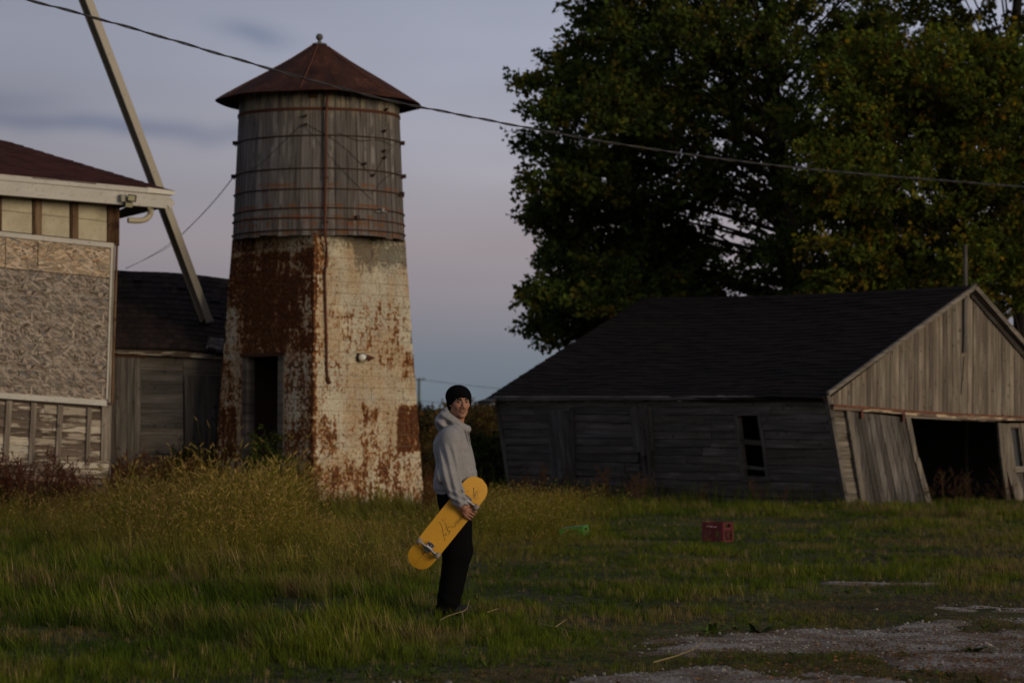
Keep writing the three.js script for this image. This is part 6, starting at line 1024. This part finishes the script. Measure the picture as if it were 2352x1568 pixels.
  const rim = (n0, n1) => { const P = []; for (let i = 0; i <= NS; i++) P.push([lerp(-LH, LH, i / NS), -1]); for (let i = NS; i >= 0; i--) P.push([lerp(-LH, LH, i / NS), 1]); const pos = [], uv = []; P.forEach(([s, t], i) => { const [s2, t2] = P[(i + 1) % P.length], a = surf(s, t, n0), b = surf(s2, t2, n0), c = surf(s2, t2, n1), d = surf(s, t, n1); for (const p of [a, b, c, a, c, d]) { pos.push(p.x, p.y, p.z); uv.push(.5, .5); } }); const g = new THREE.BufferGeometry(); g.setAttribute('position', new THREE.Float32BufferAttribute(pos, 3)); g.setAttribute('uv', new THREE.Float32BufferAttribute(uv, 2)); g.computeVertexNormals(); return g; };
  part(sk, 'deck', merge([gridGeo(0, true), gridGeo(-.010, false)]), new THREE.MeshPhysicalMaterial({ map: boardT, roughness: .55, specularIntensity: .5, side: THREE.DoubleSide }), false);
  part(sk, 'deck_edge', rim(-.0102, .0002), std({ color: rgb(.24, .15, .055) }), false);
  part(sk, 'grip_tape', gridGeo(-.0115, false), std({ color: rgb(.012, .012, .012), roughness: 1 }), false);
  const metal = new THREE.MeshPhysicalMaterial({ color: rgb(.30, .30, .31), metalness: .85, roughness: .35 }), darkMetal = new THREE.MeshPhysicalMaterial({ color: rgb(.04, .04, .042), metalness: .5, roughness: .4 }), wheelM = std({ color: rgb(.24, .20, .155), roughness: .7 }), bush = std({ color: rgb(.02, .02, .022), roughness: .5 });
  const basis = new THREE.Matrix4().makeBasis(e1, e2.clone().negate(), e3), putL = (g, s, t, n) => { g.applyMatrix4(basis); const p = bp(s, t, n); g.translate(p.x, p.y, p.z); return g; };
  for (const [s, dir] of [[-.245, 1], [.232, -1]]) {          // dir: the kingpin leans toward the board's middle
    const tr = part(sk, 'truck', merge([putL(new THREE.BoxGeometry(.078, .055, .010), s + dir * .008, 0, .011), putL(new THREE.BoxGeometry(.05, .04, .012), s + dir * .02, 0, .020)]), metal, false);
    part(tr, 'hanger', merge([putL(new THREE.CylinderGeometry(.0105, .0105, .150, 12), s, 0, .046), putL(new THREE.CylinderGeometry(.017, .017, .055, 12).scale(1.2, 1, 1), s + dir * .004, 0, .042), putL(new THREE.BoxGeometry(.05, .03, .018), s + dir * .010, 0, .036)]), metal, false);
    part(tr, 'axle', putL(new THREE.CylinderGeometry(.004, .004, .214, 8), s, 0, .046), darkMetal, false);
    part(tr, 'bushing', putL(new THREE.CylinderGeometry(.017, .019, .026, 14).rotateX(Math.PI / 2), s + dir * .030, 0, .036), bush, false);
    part(tr, 'kingpin_nut', putL(new THREE.CylinderGeometry(.008, .008, .014, 6).rotateX(Math.PI / 2), s + dir * .030, 0, .053), metal, false);
    for (const bs of [-.027, .027]) for (const bt of [-.0205, .0205]) part(tr, 'bolt', putL(new THREE.CylinderGeometry(.0052, .0052, .008, 8).rotateX(Math.PI / 2), s + dir * .008 + bs, bt, .019), darkMetal, false);
    for (const t of [-.090, .090]) { const w = part(tr, 'wheel', putL(new THREE.LatheGeometry([[.008, -.017], [.020, -.017], [.0245, -.013], [.0268, -.006], [.0268, .006], [.0245, .013], [.020, .017], [.008, .017]].map(([a, b]) => new THREE.Vector2(a, b)), 24), s, t, .046), wheelM, false); void w; part(tr, 'axle_nut', putL(new THREE.CylinderGeometry(.006, .006, .012, 6), s, t + Math.sign(t) * .016, .046), darkMetal, false); }
  }
}
// ================================================================ plastic crates left in the grass
{
  const crate = (name, label, base, rot, S, Hc, mat, lat) => {
    const T = thing(name, label, 'crate', base, 'plastic crates in the grass'); T.rotation.set(...rot);
    const loc = (n, g, m = mat, p = T) => part(p, n, g, m, false), B = (x, y, z, a, b, c) => new THREE.BoxGeometry(a, b, c).translate(x, y, z);
    const h = S / 2; for (const sx of [-1, 1]) for (const sz of [-1, 1]) loc('corner_post', merge([B(sx * (h - .012), Hc / 2, sz * (h - .012), .026, Hc, .026), B(sx * (h - .03), Hc / 2, sz * (h - .002), .03, Hc, .012), B(sx * (h - .002), Hc / 2, sz * (h - .03), .012, Hc, .03)]));
    for (let k = 0; k < 4; k++) {
      const a = k * Math.PI / 2, put = g => g.rotateY(a), side = loc('side', put(merge([B(0, Hc - .010, h - .006, S - .05, .020, .012), B(0, .018, h - .006, S - .05, .036, .012), B(0, Hc - .098, h - .006, S - .05, .016, .012)])));
      if (lat) { const bars = []; for (let i = -6; i <= 6; i++) for (const sg of [-1, 1]) { const x = i * .042, g = B(0, 0, 0, .008, .16, .008); g.rotateZ(sg * .785); const y0 = .036 + .065; if (Math.abs(x) > h - .07) continue; g.translate(x, y0, h - .006); bars.push(g); } loc('lattice', put(merge(bars)), mat, side); }
      else loc('panel', put(B(0, Hc * .42, h - .006, S - .06, Hc * .55, .007)), mat, side);
      loc('handle_band', put(merge([B(-S * .34, Hc - .056, h - .006, S * .2, .072, .010), B(S * .34, Hc - .056, h - .006, S * .2, .072, .010), B(0, Hc - .080, h - .006, S * .5, .022, .010)])), mat, side);
    }
    loc('bottom', merge([B(0, .01, 0, S - .04, .012, S - .04)])); return T;
  };
  const onG2 = (x, y) => { const r = ray(x, y), t = -EYE / r.y, p = new V3(0, EYE, 0).addScaledVector(r, t); p.y = gh(p.x, p.z); return p; };
  const red = std({ color: rgb(.095, .012, .010), roughness: .55 }), c1 = onG2(1649, 1241), T = crate('milk_crate', 'dark red plastic milk crate standing in the grass in front of the barn', c1, [0, -.56, 0], .305, .265, red, true);
  // pale worn print on the front band
  const cv = document.createElement('canvas'); cv.width = 256; cv.height = 64; const g = cv.getContext('2d'), q = rng(12); g.fillStyle = '#5c1210'; g.fillRect(0, 0, 256, 64); g.strokeStyle = '#a8948c'; g.lineWidth = 9; g.lineCap = 'round';
  g.beginPath(); g.moveTo(18, 38); for (let x = 18; x < 236; x += 7) g.lineTo(x, 34 + 11 * Math.sin(x * .42) * (.5 + .5 * q()) + (x - 120) * .04); g.stroke(); g.globalAlpha = .4; g.fillStyle = '#7a1512'; for (let i = 0; i < 60; i++) g.fillRect(q() * 256, q() * 64, 6, 2);
  const tx = new THREE.CanvasTexture(cv); tx.colorSpace = THREE.SRGBColorSpace;
  part(T, 'print', new THREE.BoxGeometry(.17, .05, .004).translate(-.01, .212, .305 / 2 + .003), std({ map: tx, roughness: .6 }), false);
  const grn = std({ color: rgb(.055, .215, .024), roughness: .4 }), c2 = onG2(1322, 1232); c2.y -= .05;
  const G2 = crate('green_crate', 'bright green plastic crate tipped over and half sunk in tall grass', c2, [.05, -.25, .13], .34, .20, grn, false);
  part(G2, 'lid', merge([new THREE.BoxGeometry(.33, .012, .32).translate(0, .205, 0), new THREE.BoxGeometry(.02, .075, .012).translate(-.06, .165, .176)]), std({ color: rgb(.035, .14, .018), roughness: .5 }), false);
}
scene.traverse(o => { if (o.isMesh) { o.castShadow = true; o.receiveShadow = true; } });
renderer.render(scene, camera);
